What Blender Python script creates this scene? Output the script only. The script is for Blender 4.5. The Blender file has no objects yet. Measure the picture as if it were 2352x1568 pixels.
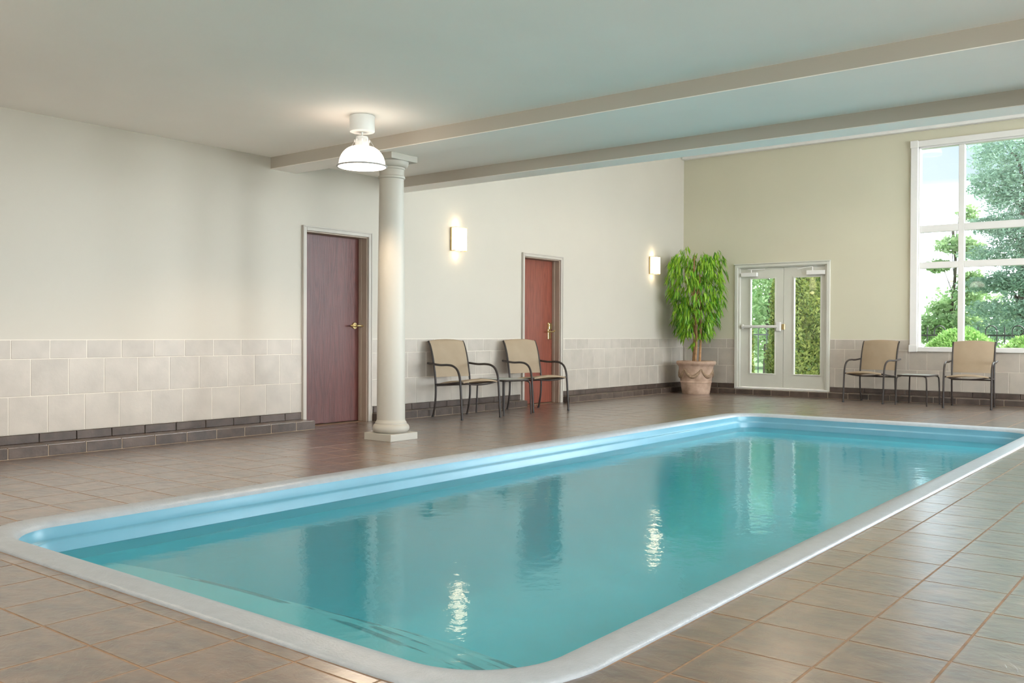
import bpy, bmesh, math, random
import numpy as np
from mathutils import Vector, Matrix

# ------------------------------------------------------------------ camera
scene = bpy.context.scene
col = scene.collection
F_PX, YAW, PITCH, ROLL = 2112.9, 0.66394, math.atan((784 - 767.1) / 2112.9), -0.004
CAM = Vector((7.6227, 0.0, 0.983))
_fw0 = Vector((-math.sin(YAW), math.cos(YAW), 0)); _r0 = Vector((math.cos(YAW), math.sin(YAW), 0)); _u0 = Vector((0, 0, 1))
_fw = _fw0 * math.cos(PITCH) - _u0 * math.sin(PITCH); _up = _u0 * math.cos(PITCH) + _fw0 * math.sin(PITCH)
_r = _r0 * math.cos(ROLL) - _up * math.sin(ROLL); _up2 = _up * math.cos(ROLL) + _r0 * math.sin(ROLL)
cd = bpy.data.cameras.new('camera'); cam = bpy.data.objects.new('camera', cd); col.objects.link(cam)
m = Matrix((_r, _up2, -_fw)).transposed().to_4x4(); m.translation = CAM
cam.matrix_world = m
cd.sensor_fit = 'HORIZONTAL'; cd.sensor_width = 36.0; cd.lens = F_PX * 36.0 / 2352.0; cd.clip_end = 300
scene.camera = cam

# ------------------------------------------------------------------ world, sun, exposure
SKY_STRENGTH = 13.0
SUN_STRENGTH = 14.0
LAMP_W = 100.0          # point light inside every pendant
DOME_EMIT = 4.0
SCONCE_EMIT = 3.2
SCONCE_W = 0.9
vs = scene.view_settings
vs.view_transform = 'Standard'; vs.look = 'None'; vs.exposure = 0.42; vs.gamma = 1.0; vs.use_curve_mapping = False

cy = scene.cycles                       # keep light paths short so that the full-size picture stays affordable
cy.max_bounces = 6; cy.diffuse_bounces = 4; cy.glossy_bounces = 3; cy.transmission_bounces = 3; cy.transparent_max_bounces = 8
cy.use_light_tree = False; cy.use_adaptive_sampling = True; cy.adaptive_threshold = 0.06; cy.adaptive_min_samples = 16; cy.sample_clamp_indirect = 8.0

w = bpy.data.worlds.new('sky'); scene.world = w; w.use_nodes = True
nt = w.node_tree; nt.nodes.clear()
out = nt.nodes.new('ShaderNodeOutputWorld'); bg = nt.nodes.new('ShaderNodeBackground')
tc = nt.nodes.new('ShaderNodeTexCoord'); sep = nt.nodes.new('ShaderNodeSeparateXYZ')
ramp = nt.nodes.new('ShaderNodeValToRGB'); noise = nt.nodes.new('ShaderNodeTexNoise')
mixc = nt.nodes.new('ShaderNodeMixRGB'); cr2 = nt.nodes.new('ShaderNodeValToRGB')
for _p, _c in ((0.0, (0.90, 0.95, 1.0)), (0.09, (0.72, 0.80, 0.88)), (0.15, (0.047, 0.057, 0.065)), (0.32, (0.040, 0.052, 0.062)), (1.0, (0.037, 0.053, 0.069))):   # bright haze at the horizon, pale blue above
    _e = ramp.color_ramp.elements[0] if _p == 0.0 else (ramp.color_ramp.elements[-1] if _p == 1.0 else ramp.color_ramp.elements.new(_p)); _e.position = _p; _e.color = (*_c, 1)
noise.inputs['Scale'].default_value = 3.0; noise.inputs['Detail'].default_value = 5
cr2.color_ramp.elements[0].position = 0.48; cr2.color_ramp.elements[1].position = 0.66
mixc.inputs['Color2'].default_value = (0.063, 0.067, 0.071, 1)
nt.links.new(tc.outputs['Generated'], sep.inputs[0]); nt.links.new(sep.outputs['Z'], ramp.inputs[0])
nt.links.new(tc.outputs['Generated'], noise.inputs['Vector']); nt.links.new(noise.outputs['Fac'], cr2.inputs[0])
_mf = nt.nodes.new('ShaderNodeMath'); _mf.operation = 'MULTIPLY'; _mf.inputs[1].default_value = 0.6; nt.links.new(cr2.outputs['Color'], _mf.inputs[0]); nt.links.new(_mf.outputs[0], mixc.inputs['Fac']); mixc.blend_type = 'LIGHTEN'; nt.links.new(ramp.outputs['Color'], mixc.inputs['Color1'])
nt.links.new(mixc.outputs['Color'], bg.inputs['Color']); bg.inputs['Strength'].default_value = SKY_STRENGTH
nt.links.new(bg.outputs[0], out.inputs[0])

sd = bpy.data.lights.new('sun', 'SUN'); sd.energy = SUN_STRENGTH; sd.angle = math.radians(50); sd.color = (1.0, 0.98, 0.95)
sun = bpy.data.objects.new('sun', sd); col.objects.link(sun)
sun.rotation_euler = Vector((-0.45, -0.62, -0.85)).to_track_quat('-Z', 'Y').to_euler()

# fill lights added to brighten the room, set in window openings out of view
FILL_W = 1.0
def fill_light(name, loc, direction, sx, sy, watts, c=(0.90, 0.945, 1.0)):
    d = bpy.data.lights.new(name, 'AREA'); d.shape = 'RECTANGLE'; d.size = sx; d.size_y = sy; d.energy = watts * FILL_W; d.color = c
    o = bpy.data.objects.new(name, d); col.objects.link(o); o.location = loc; o.rotation_euler = Vector(direction).to_track_quat('-Z', 'Y').to_euler()
fill_light('fill_end_window', (8.77, 14.647 + 0.19, 2.32), (0, -1, 0), 2.8, 2.95, 450)
fill_light('fill_side_window', (10.79, 12.6, 2.25), (-1, 0, 0), 2.4, 3.1, 300)
fill_light('fill_side_window', (10.79, 9.45, 2.25), (-1, 0, 0), 2.1, 3.1, 260)
fill_light('fill_side_window', (10.79, 3.15, 1.55), (-1, 0, 0), 2.7, 1.7, 150, (0.97, 0.98, 1.0))
fill_light('fill_side_window', (10.79, -0.35, 1.55), (-1, 0, 0), 2.3, 1.7, 70, (1.0, 0.97, 0.94))
fill_light('fill_near_window', (4.9, -2.79, 1.5), (0, 1, 0), 2.8, 1.6, 60, (1.0, 0.96, 0.92))

# ------------------------------------------------------------------ materials
def principled(name):
    m = bpy.data.materials.new(name); m.use_nodes = True
    return m, m.node_tree, m.node_tree.nodes['Principled BSDF']
def N(nt, t, **kw):
    n = nt.nodes.new(t)
    for k, v in kw.items():
        if k in n.inputs: n.inputs[k].default_value = v
        else: setattr(n, k, v)
    return n
def c4(c): return (c[0], c[1], c[2], 1)
def mat(name, c, rough=0.6, metal=0.0, var=0.06, scale=8.0, bump=0.0, bscale=60.0, rand=0.0, stretch=None, spec=0.5, dark=None, detail=4, lo=0.3, hi=0.75):
    """colour with procedural variation; rand = per-object brightness variation"""
    m, nt, b = principled(name)
    tc = N(nt, 'ShaderNodeTexCoord'); mp = N(nt, 'ShaderNodeMapping'); nt.links.new(tc.outputs['Object'], mp.inputs[0])
    oi = N(nt, 'ShaderNodeObjectInfo')
    if stretch: mp.inputs['Scale'].default_value = stretch
    if rand:
        cmb = N(nt, 'ShaderNodeCombineXYZ'); ml = N(nt, 'ShaderNodeMath', operation='MULTIPLY'); ml.inputs[1].default_value = 37.0
        nt.links.new(oi.outputs['Random'], ml.inputs[0])
        for k in range(3): nt.links.new(ml.outputs[0], cmb.inputs[k])
        nt.links.new(cmb.outputs[0], mp.inputs['Location'])
    nz = N(nt, 'ShaderNodeTexNoise', Scale=scale, Detail=detail); nt.links.new(mp.outputs[0], nz.inputs['Vector'])
    rp = N(nt, 'ShaderNodeValToRGB'); nt.links.new(nz.outputs['Fac'], rp.inputs[0])
    d = dark if dark else tuple(x * (1 - 2 * var) for x in c)
    rp.color_ramp.elements[0].position = lo; rp.color_ramp.elements[1].position = hi
    rp.color_ramp.elements[0].color = c4(d); rp.color_ramp.elements[1].color = c4(tuple(min(1, x * (1 + var)) for x in c))
    src = rp.outputs['Color']
    if rand:
        mr = N(nt, 'ShaderNodeMapRange'); mr.inputs['To Min'].default_value = 1 - rand; mr.inputs['To Max'].default_value = 1 + rand
        nt.links.new(oi.outputs['Random'], mr.inputs['Value'])
        hs = N(nt, 'ShaderNodeHueSaturation'); nt.links.new(src, hs.inputs['Color']); nt.links.new(mr.outputs[0], hs.inputs['Value']); src = hs.outputs['Color']
    nt.links.new(src, b.inputs['Base Color'])
    b.inputs['Roughness'].default_value = rough; b.inputs['Metallic'].default_value = metal; b.inputs['Specular IOR Level'].default_value = spec
    if bump:
        n2 = N(nt, 'ShaderNodeTexNoise', Scale=bscale, Detail=4); nt.links.new(mp.outputs[0], n2.inputs['Vector'])
        bp = N(nt, 'ShaderNodeBump', Strength=bump, Distance=0.01); nt.links.new(n2.outputs['Fac'], bp.inputs['Height']); nt.links.new(bp.outputs[0], b.inputs['Normal'])
    return m
def emis(name, c, s):
    m = bpy.data.materials.new(name); m.use_nodes = True; nt = m.node_tree; nt.nodes.clear()
    o = N(nt, 'ShaderNodeOutputMaterial'); e = N(nt, 'ShaderNodeEmission'); e.inputs[0].default_value = c4(c); e.inputs[1].default_value = s
    nt.links.new(e.outputs[0], o.inputs[0]); return m

M = {}
M['paint'] = mat('wall_paint', (0.50, 0.45, 0.38), 0.75, var=0.012, scale=1.5, bump=0.05, bscale=180)
M['paint_back'] = mat('wall_paint_sage', (0.57, 0.53, 0.405), 0.75, var=0.012, scale=1.5, bump=0.05, bscale=180)
M['ceil'] = mat('ceiling_paint', (0.95, 0.885, 0.82), 0.8, var=0.01, scale=1.5, bump=0.05, bscale=150)
M['beam'] = mat('beam_tan', (0.50, 0.44, 0.37), 0.75, var=0.012, scale=2)  # tan beam faces, darker than the ceiling-coloured strip under them
M['white'] = mat('white_paint', (0.72, 0.69, 0.66), 0.5, var=0.015, scale=5)
M['trim'] = mat('door_trim_paint', (0.46, 0.41, 0.355), 0.5, var=0.03, scale=5)
M['jamb'] = mat('jamb_paint', (0.36, 0.27, 0.205), 0.5, var=0.04, scale=4)
M['wtile'] = mat('wall_tile', (0.455, 0.395, 0.335), 0.45, var=0.06, scale=5, bump=0.12, bscale=35, rand=0.05, detail=8)
M['wgrout'] = mat('wall_grout', (0.66, 0.60, 0.52), 0.9, var=0.02, scale=30)
M['brick'] = mat('slate_brick', (0.095, 0.064, 0.049), 0.5, var=0.2, scale=9, bump=0.25, bscale=40, rand=0.18, detail=8)
M['bgrout'] = mat('tan_grout', (0.42, 0.32, 0.23), 0.9, var=0.08, scale=30)
M['ftile'] = mat('floor_tile', (0.135, 0.076, 0.044), 0.40, var=0.32, scale=8, bump=0.4, bscale=13, rand=0.1, detail=10, stretch=(1, 1.5, 1), lo=0.25, hi=0.8)
def slate_finish(m, size):
    """rust creeping in from the tile edges and sharp cleft ridges"""
    nt = m.node_tree; b = nt.nodes['Principled BSDF']; tc = [n for n in nt.nodes if n.type == 'TEX_COORD'][0]; mp = [n for n in nt.nodes if n.type == 'MAPPING'][0]
    sp = N(nt, 'ShaderNodeSeparateXYZ'); nt.links.new(tc.outputs['Object'], sp.inputs[0]); ds = []
    for ax in 'XY':
        pp_ = N(nt, 'ShaderNodeMath', operation='PINGPONG'); pp_.inputs[1].default_value = size / 2; nt.links.new(sp.outputs[ax], pp_.inputs[0]); ds.append(pp_)
    mn = N(nt, 'ShaderNodeMath', operation='MINIMUM'); nt.links.new(ds[0].outputs[0], mn.inputs[0]); nt.links.new(ds[1].outputs[0], mn.inputs[1])
    nz = N(nt, 'ShaderNodeTexNoise', Scale=26.0, Detail=6); nt.links.new(mp.outputs[0], nz.inputs['Vector'])
    am = N(nt, 'ShaderNodeMath', operation='MULTIPLY_ADD'); am.inputs[1].default_value = -0.045; nt.links.new(nz.outputs['Fac'], am.inputs[0]); nt.links.new(mn.outputs[0], am.inputs[2])
    mr = N(nt, 'ShaderNodeMapRange'); mr.inputs['From Min'].default_value = -0.022; mr.inputs['From Max'].default_value = -0.004; mr.inputs['To Min'].default_value = 0.45; mr.inputs['To Max'].default_value = 0.0; nt.links.new(am.outputs[0], mr.inputs['Value'])
    src = b.inputs['Base Color'].links[0].from_socket
    mx = N(nt, 'ShaderNodeMixRGB'); mx.inputs['Color2'].default_value = (0.22, 0.13, 0.075, 1); nt.links.new(src, mx.inputs['Color1']); nt.links.new(mr.outputs[0], mx.inputs['Fac']); nt.links.new(mx.outputs[0], b.inputs['Base Color'])
    n3 = N(nt, 'ShaderNodeTexNoise', Scale=6.0, Detail=7); n3.inputs['Distortion'].default_value = 1.4; nt.links.new(mp.outputs[0], n3.inputs['Vector'])
    rp = N(nt, 'ShaderNodeValToRGB'); nt.links.new(n3.outputs['Fac'], rp.inputs[0]); e = rp.color_ramp.elements
    e[0].position = 0.40; e[1].position = 0.60; e[1].color = (1, 1, 1, 1)
    for p_, c_ in ((0.46, 0.05), (0.475, 0.35), (0.53, 0.45), (0.545, 0.85)): q = e.new(p_); q.color = (c_, c_, c_, 1)
    old = b.inputs['Normal'].links[0].from_node
    bp = N(nt, 'ShaderNodeBump', Strength=0.3, Distance=0.006); nt.links.new(rp.outputs[0], bp.inputs['Height']); nt.links.new(old.outputs[0], bp.inputs['Normal']); nt.links.new(bp.outputs[0], b.inputs['Normal'])
    mr.name = 'rust_amount'
slate_finish(M['ftile'], 0.299)
M['fgrout'] = mat('floor_grout', (0.31, 0.20, 0.125), 0.9, var=0.15, scale=20)
M['coping'] = mat('coping_gelcoat', (0.39, 0.43, 0.47), 0.32, var=0.04, scale=20, bump=0.25, bscale=110)
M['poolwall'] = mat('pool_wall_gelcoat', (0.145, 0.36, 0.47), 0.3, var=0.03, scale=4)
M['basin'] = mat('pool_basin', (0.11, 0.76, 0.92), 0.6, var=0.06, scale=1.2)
M['column'] = mat('column_paint', (0.43, 0.395, 0.335), 0.5, var=0.012, scale=4)
M['frame'] = mat('chair_frame_metal', (0.035, 0.024, 0.02), 0.38, var=0.1, scale=30)
M['brass'] = mat('brass', (0.62, 0.47, 0.22), 0.28, metal=1.0, var=0.05, scale=20)
M['lampwhite'] = mat('lamp_enamel', (0.78, 0.76, 0.73), 0.4, var=0.01, scale=5)
M['greydoor'] = mat('door_paint_grey_green', (0.60, 0.58, 0.51), 0.5, var=0.02, scale=4)
M['grime'] = mat('lamp_neck_glass', (0.72, 0.71, 0.70), 0.2, var=0.05, scale=20)
M['iron'] = mat('black_iron', (0.015, 0.016, 0.016), 0.5, var=0.1, scale=20)
M['bark'] = mat('bark', (0.11, 0.085, 0.065), 0.9, var=0.3, scale=14, bump=0.5, bscale=30, stretch=(1, 1, .2))
M['cane'] = mat('cane_bark', (0.42, 0.22, 0.10), 0.7, var=0.2, scale=20, bump=0.3, bscale=40)
M['soil'] = mat('soil', (0.05, 0.035, 0.025), 0.95, var=0.3, scale=40, bump=0.6)
M['lawn'] = mat('lawn', (0.12, 0.22, 0.06), 0.95, var=0.3, scale=6)
M['pot'] = mat('terracotta', (0.52, 0.36, 0.27), 0.8, var=0.12, scale=7, bump=0.4, bscale=25, dark=(0.30, 0.19, 0.13), detail=8)
M['garland'] = mat('pot_garland', (0.33, 0.22, 0.14), 0.85, var=0.2, scale=30, bump=0.6, bscale=60)
M['road'] = mat('pale_paving', (0.5, 0.5, 0.5), 0.9, var=0.1, scale=4)
M['dome'] = emis('lamp_dome_glow', (1.0, 0.86, 0.72), DOME_EMIT)
M['lens'] = emis('lamp_lens_glow', (1.0, 0.95, 0.90), 1.15)
M['rimgrey'] = mat('lamp_rim_metal', (0.34, 0.32, 0.30), 0.4, var=0.05, scale=20)
M['shade'] = emis('sconce_shade_glow', (1.0, 0.84, 0.58), SCONCE_EMIT)

def wood(name, c, dk, rough):
    m, nt, b = principled(name)
    tc = N(nt, 'ShaderNodeTexCoord'); mp = N(nt, 'ShaderNodeMapping'); nt.links.new(tc.outputs['Object'], mp.inputs[0]); mp.inputs['Scale'].default_value = (1, 1, 0.06)
    n1 = N(nt, 'ShaderNodeTexNoise', Scale=9.0, Detail=3); nt.links.new(mp.outputs[0], n1.inputs['Vector'])
    n2 = N(nt, 'ShaderNodeTexNoise', Scale=130.0, Detail=3); nt.links.new(mp.outputs[0], n2.inputs['Vector'])
    wv = N(nt, 'ShaderNodeMath', operation='MULTIPLY'); wv.inputs[1].default_value = 22.0; nt.links.new(n1.outputs['Fac'], wv.inputs[0])
    fr = N(nt, 'ShaderNodeMath', operation='PINGPONG'); fr.inputs[1].default_value = 1.0; nt.links.new(wv.outputs[0], fr.inputs[0])
    ad = N(nt, 'ShaderNodeMath', operation='MULTIPLY_ADD'); ad.inputs[1].default_value = 0.45; nt.links.new(fr.outputs[0], ad.inputs[0])
    m2 = N(nt, 'ShaderNodeMath', operation='MULTIPLY'); m2.inputs[1].default_value = 0.6; nt.links.new(n2.outputs['Fac'], m2.inputs[0]); nt.links.new(m2.outputs[0], ad.inputs[2])
    rp = N(nt, 'ShaderNodeValToRGB'); nt.links.new(ad.outputs[0], rp.inputs[0])
    rp.color_ramp.elements[0].position = 0.2; rp.color_ramp.elements[0].color = c4(dk); rp.color_ramp.elements[1].position = 0.75; rp.color_ramp.elements[1].color = c4(c)
    nt.links.new(rp.outputs['Color'], b.inputs['Base Color']); b.inputs['Roughness'].default_value = rough
    bp = N(nt, 'ShaderNodeBump', Strength=0.15, Distance=0.005); nt.links.new(ad.outputs[0], bp.inputs['Height']); nt.links.new(bp.outputs[0], b.inputs['Normal'])
    return m
M['wood1'] = wood('mahogany_veneer', (0.125, 0.034, 0.026), (0.07, 0.018, 0.013), 0.38)
M['wood2'] = wood('red_oak_veneer', (0.235, 0.060, 0.034), (0.155, 0.036, 0.02), 0.45)

def sling():
    m, nt, b = principled('sling_mesh_fabric')
    tc = N(nt, 'ShaderNodeTexCoord'); wv = N(nt, 'ShaderNodeTexWave', Scale=60.0); wv.bands_direction = 'Y'
    nz = N(nt, 'ShaderNodeTexNoise', Scale=7.0, Detail=3)
    nt.links.new(tc.outputs['Object'], wv.inputs['Vector']); nt.links.new(tc.outputs['Object'], nz.inputs['Vector'])
    mx = N(nt, 'ShaderNodeMixRGB'); mx.inputs['Color1'].default_value = (0.40, 0.30, 0.20, 1); mx.inputs['Color2'].default_value = (0.50, 0.39, 0.27, 1)
    nt.links.new(nz.outputs['Fac'], mx.inputs['Fac']); nt.links.new(mx.outputs[0], b.inputs['Base Color'])
    b.inputs['Roughness'].default_value = 0.7
    tl = N(nt, 'ShaderNodeBsdfTranslucent'); tl.inputs[0].default_value = (0.5, 0.36, 0.22, 1); ms = N(nt, 'ShaderNodeMixShader'); ms.inputs[0].default_value = 0.3
    o = nt.nodes['Material Output']; nt.links.new(b.outputs[0], ms.inputs[1]); nt.links.new(tl.outputs[0], ms.inputs[2]); nt.links.new(ms.outputs[0], o.inputs[0])
    bp = N(nt, 'ShaderNodeBump', Strength=0.2, Distance=0.002); nt.links.new(wv.outputs['Fac'], bp.inputs['Height']); nt.links.new(bp.outputs[0], b.inputs['Normal'])
    return m
M['sling'] = sling()

def glass(name, tint=(0.95, 0.98, 0.98), amount=0.06):
    m = bpy.data.materials.new(name); m.use_nodes = True; nt = m.node_tree; nt.nodes.clear()
    o = N(nt, 'ShaderNodeOutputMaterial'); t = N(nt, 'ShaderNodeBsdfTransparent'); t.inputs[0].default_value = c4(tint)
    g = N(nt, 'ShaderNodeBsdfGlossy'); g.inputs['Roughness'].default_value = 0.02
    f = N(nt, 'ShaderNodeFresnel', IOR=1.45); ms = N(nt, 'ShaderNodeMixShader')
    nt.links.new(f.outputs[0], ms.inputs[0]); nt.links.new(t.outputs[0], ms.inputs[1]); nt.links.new(g.outputs[0], ms.inputs[2]); nt.links.new(ms.outputs[0], o.inputs[0])
    return m
M['glass'] = glass('window_glass')
M['frost'] = mat('frosted_glass', (0.55, 0.60, 0.58), 0.25, var=0.03, scale=5)

def water_mat():
    m = bpy.data.materials.new('pool_water'); m.use_nodes = True; nt = m.node_tree; nt.nodes.clear()
    o = N(nt, 'ShaderNodeOutputMaterial'); t = N(nt, 'ShaderNodeBsdfTransparent'); t.inputs[0].default_value = (0.9, 0.98, 0.98, 1); df = N(nt, 'ShaderNodeBsdfDiffuse'); df.inputs[0].default_value = (0.13, 0.74, 0.90, 1); body = N(nt, 'ShaderNodeMixShader'); body.inputs[0].default_value = 0.30; nt.links.new(t.outputs[0], body.inputs[1]); nt.links.new(df.outputs[0], body.inputs[2])   # slightly turbid water
    g = N(nt, 'ShaderNodeBsdfGlossy'); g.inputs['Roughness'].default_value = 0.055
    tc = N(nt, 'ShaderNodeTexCoord'); mp = N(nt, 'ShaderNodeMapping'); mp.inputs['Rotation'].default_value = (0, 0, YAW); mp.inputs['Scale'].default_value = (1.0, 1.0, 1.0)
    nt.links.new(tc.outputs['Object'], mp.inputs[0])
    n1 = N(nt, 'ShaderNodeTexNoise', Scale=2.2, Detail=2); n2 = N(nt, 'ShaderNodeTexNoise', Scale=16.0, Detail=3)
    nt.links.new(mp.outputs[0], n1.inputs['Vector']); nt.links.new(mp.outputs[0], n2.inputs['Vector'])
    b1 = N(nt, 'ShaderNodeBump', Strength=0.09, Distance=0.05); b2 = N(nt, 'ShaderNodeBump', Strength=0.07, Distance=0.02)
    nt.links.new(n1.outputs['Fac'], b1.inputs['Height']); nt.links.new(n2.outputs['Fac'], b2.inputs['Height']); nt.links.new(b1.outputs[0], b2.inputs['Normal'])
    f = N(nt, 'ShaderNodeFresnel', IOR=1.33); ms = N(nt, 'ShaderNodeMixShader')
    nt.links.new(b2.outputs[0], f.inputs['Normal']); nt.links.new(b2.outputs[0], g.inputs['Normal'])
    nt.links.new(f.outputs[0], ms.inputs[0]); nt.links.new(body.outputs[0], ms.inputs[1]); nt.links.new(g.outputs[0], ms.inputs[2]); nt.links.new(ms.outputs[0], o.inputs[0])
    return m
M['water'] = water_mat()

def step_mat():
    """pale turquoise tread with dark scuffed lines along the front edge (UV-free: uses generated v stored in a colour attribute)"""
    m, nt, b = principled('pool_step_gelcoat')
    tc = N(nt, 'ShaderNodeTexCoord'); mp = N(nt, 'ShaderNodeMapping'); mp.inputs['Scale'].default_value = (0.45, 1.6, 1.0); nt.links.new(tc.outputs['Object'], mp.inputs[0]); nz = N(nt, 'ShaderNodeTexNoise', Scale=5.0, Detail=8); nt.links.new(mp.outputs[0], nz.inputs['Vector'])
    at = N(nt, 'ShaderNodeVertexColor'); at.layer_name = 'edge'
    rp = N(nt, 'ShaderNodeValToRGB'); rp.color_ramp.elements[0].position = 0.47; rp.color_ramp.elements[1].position = 0.55; nt.links.new(nz.outputs['Fac'], rp.inputs[0])
    ml = N(nt, 'ShaderNodeMath', operation='MULTIPLY'); nt.links.new(rp.outputs[0], ml.inputs[0])
    r2 = N(nt, 'ShaderNodeValToRGB'); r2.color_ramp.elements[0].position = 0.55; r2.color_ramp.elements[1].position = 0.9; nt.links.new(at.outputs['Color'], r2.inputs[0]); nt.links.new(r2.outputs[0], ml.inputs[1])
    m2 = N(nt, 'ShaderNodeMath', operation='MULTIPLY'); m2.inputs[1].default_value = 0.97; nt.links.new(ml.outputs[0], m2.inputs[0])
    mx = N(nt, 'ShaderNodeMixRGB'); mx.inputs['Color1'].default_value = (0.30, 0.78, 0.84, 1); mx.inputs['Color2'].default_value = (0.012, 0.016, 0.016, 1)
    nt.links.new(m2.outputs[0], mx.inputs['Fac']); nt.links.new(mx.outputs[0], b.inputs['Base Color']); b.inputs['Roughness'].default_value = 0.6
    return m
M['step'] = step_mat()

def leafmat(name, c1, c2, trans=0.35, rough=0.55):
    m, nt, b = principled(name)
    g = N(nt, 'ShaderNodeNewGeometry'); mx = N(nt, 'ShaderNodeMixRGB'); mx.inputs['Color1'].default_value = c4(c1); mx.inputs['Color2'].default_value = c4(c2)
    oi = N(nt, 'ShaderNodeObjectInfo'); ad = N(nt, 'ShaderNodeMath', operation='ADD'); fr = N(nt, 'ShaderNodeMath', operation='FRACT')
    nt.links.new(g.outputs['Random Per Island'], ad.inputs[0]); nt.links.new(oi.outputs['Random'], ad.inputs[1]); nt.links.new(ad.outputs[0], fr.inputs[0])
    nt.links.new(fr.outputs[0], mx.inputs['Fac']); nt.links.new(mx.outputs[0], b.inputs['Base Color']); b.inputs['Roughness'].default_value = rough
    tl = N(nt, 'ShaderNodeBsdfTranslucent'); nt.links.new(mx.outputs[0], tl.inputs[0]); ms = N(nt, 'ShaderNodeMixShader'); ms.inputs[0].default_value = trans
    o = nt.nodes['Material Output']; nt.links.new(b.outputs[0], ms.inputs[1]); nt.links.new(tl.outputs[0], ms.inputs[2]); nt.links.new(ms.outputs[0], o.inputs[0])
    return m
M['leaf'] = leafmat('ficus_leaf', (0.05, 0.24, 0.015), (0.38, 0.60, 0.045), 0.3, 0.4)
M['arbor'] = leafmat('arborvitae_spray', (0.09, 0.16, 0.03), (0.34, 0.38, 0.09))
M['spruce'] = leafmat('spruce_needles', (0.15, 0.26, 0.18), (0.36, 0.48, 0.36))
M['maple'] = leafmat('broadleaf', (0.20, 0.34, 0.13), (0.44, 0.56, 0.28))
M['globe'] = leafmat('globe_shrub_leaf', (0.17, 0.36, 0.08), (0.40, 0.58, 0.20))

# ------------------------------------------------------------------ helpers
class MB:
    def __init__(s): s.v = []; s.f = []
    def box(s, x0, y0, z0, x1, y1, z1):
        b = len(s.v); s.v += [(x, y, z) for z in (z0, z1) for y in (y0, y1) for x in (x0, x1)]
        s.f += [tuple(b + i for i in q) for q in ((0, 2, 3, 1), (4, 5, 7, 6), (0, 1, 5, 4), (2, 6, 7, 3), (0, 4, 6, 2), (1, 3, 7, 5))]
        return s
    def cbox(s, c, d): return s.box(c[0] - d[0] / 2, c[1] - d[1] / 2, c[2] - d[2] / 2, c[0] + d[0] / 2, c[1] + d[1] / 2, c[2] + d[2] / 2)
    def tube(s, pts, r, seg=8, flat=1.0, close=False):
        pts = [Vector(p) for p in pts]; n = len(pts); b = len(s.v); prev = None
        for i, p in enumerate(pts):
            if close: t = (pts[(i + 1) % n] - pts[i - 1])
            else: t = (pts[min(i + 1, n - 1)] - pts[max(i - 1, 0)])
            t.normalize()
            a = prev if prev is not None else (Vector((0, 0, 1)) if abs(t.z) < 0.9 else Vector((1, 0, 0)))
            a = (a - t * a.dot(t)).normalized(); prev = a; c = t.cross(a)
            rr = r[i] if isinstance(r, (list, tuple)) else r
            for k in range(seg):
                an = 2 * math.pi * k / seg; q = p + a * (rr * math.cos(an)) + c * (rr * flat * math.sin(an)); s.v.append(tuple(q))
        for i in range(n if close else n - 1):
            j = (i + 1) % n
            for k in range(seg):
                l = (k + 1) % seg; s.f.append((b + i * seg + k, b + i * seg + l, b + j * seg + l, b + j * seg + k))
        if not close:
            s.f.append(tuple(b + k for k in range(seg))[::-1]); s.f.append(tuple(b + (n - 1) * seg + k for k in range(seg)))
        return s
    def lathe(s, prof, seg=32, c=(0, 0), cap=True):
        b = len(s.v); n = len(prof)
        for r, z in prof:
            for k in range(seg):
                a = 2 * math.pi * k / seg; s.v.append((c[0] + r * math.cos(a), c[1] + r * math.sin(a), z))
        for i in range(n - 1):
            for k in range(seg):
                l = (k + 1) % seg; s.f.append((b + i * seg + k, b + i * seg + l, b + (i + 1) * seg + l, b + (i + 1) * seg + k))
        if cap:
            s.f.append(tuple(b + k for k in range(seg))[::-1]); s.f.append(tuple(b + (n - 1) * seg + k for k in range(seg)))
        return s
    def prism(s, poly, z0, z1):
        b = len(s.v); n = len(poly); s.v += [(x, y, z0) for x, y in poly] + [(x, y, z1) for x, y in poly]
        s.f.append(tuple(b + n - 1 - k for k in range(n))); s.f.append(tuple(b + n + k for k in range(n)))
        for k in range(n): l = (k + 1) % n; s.f.append((b + k, b + l, b + n + l, b + n + k))
        return s
    def mesh(s, name, mt=None, smooth=False, bevel=0.0, bseg=1, angle=40):
        me = bpy.data.meshes.new(name); me.from_pydata(s.v, [], s.f); me.update()
        if bevel:
            bm = bmesh.new(); bm.from_mesh(me); bmesh.ops.recalc_face_normals(bm, faces=bm.faces)
            es = [e for e in bm.edges if len(e.link_faces) == 2 and e.calc_face_angle(0) > math.radians(angle)]
            bmesh.ops.bevel(bm, geom=es, offset=bevel, segments=bseg, profile=0.5, affect='EDGES'); bm.to_mesh(me); bm.free()
        if smooth: me.shade_smooth(); 
        if mt is not None: me.materials.append(mt)
        return me
    def build(s, name, mt, parent=None, loc=(0, 0, 0), smooth=False, bevel=0.0, bseg=1, angle=40):
        me = s.mesh(name, mt, smooth, bevel, bseg, angle)
        if smooth and bevel == 0:
            me.set_sharp_from_angle(angle=math.radians(angle))
        return link(name, me, parent, loc)
def link(name, me, parent=None, loc=(0, 0, 0), rot=None, scale=None):
    o = bpy.data.objects.new(name, me); col.objects.link(o); o.location = loc
    if rot is not None: o.rotation_euler = rot
    if scale is not None: o.scale = scale
    if parent is not None: o.parent = parent
    return o
def tag(o, label=None, cat=None, group=None, kind=None):
    if label: o['label'] = label
    if cat: o['category'] = cat
    if group: o['group'] = group
    if kind: o['kind'] = kind
    return o
def empty(name, loc, rz=0.0):
    o = bpy.data.objects.new(name, None); col.objects.link(o); o.location = loc; o.rotation_euler = (0, 0, rz); o.empty_display_size = 0.1
    return o
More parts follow.
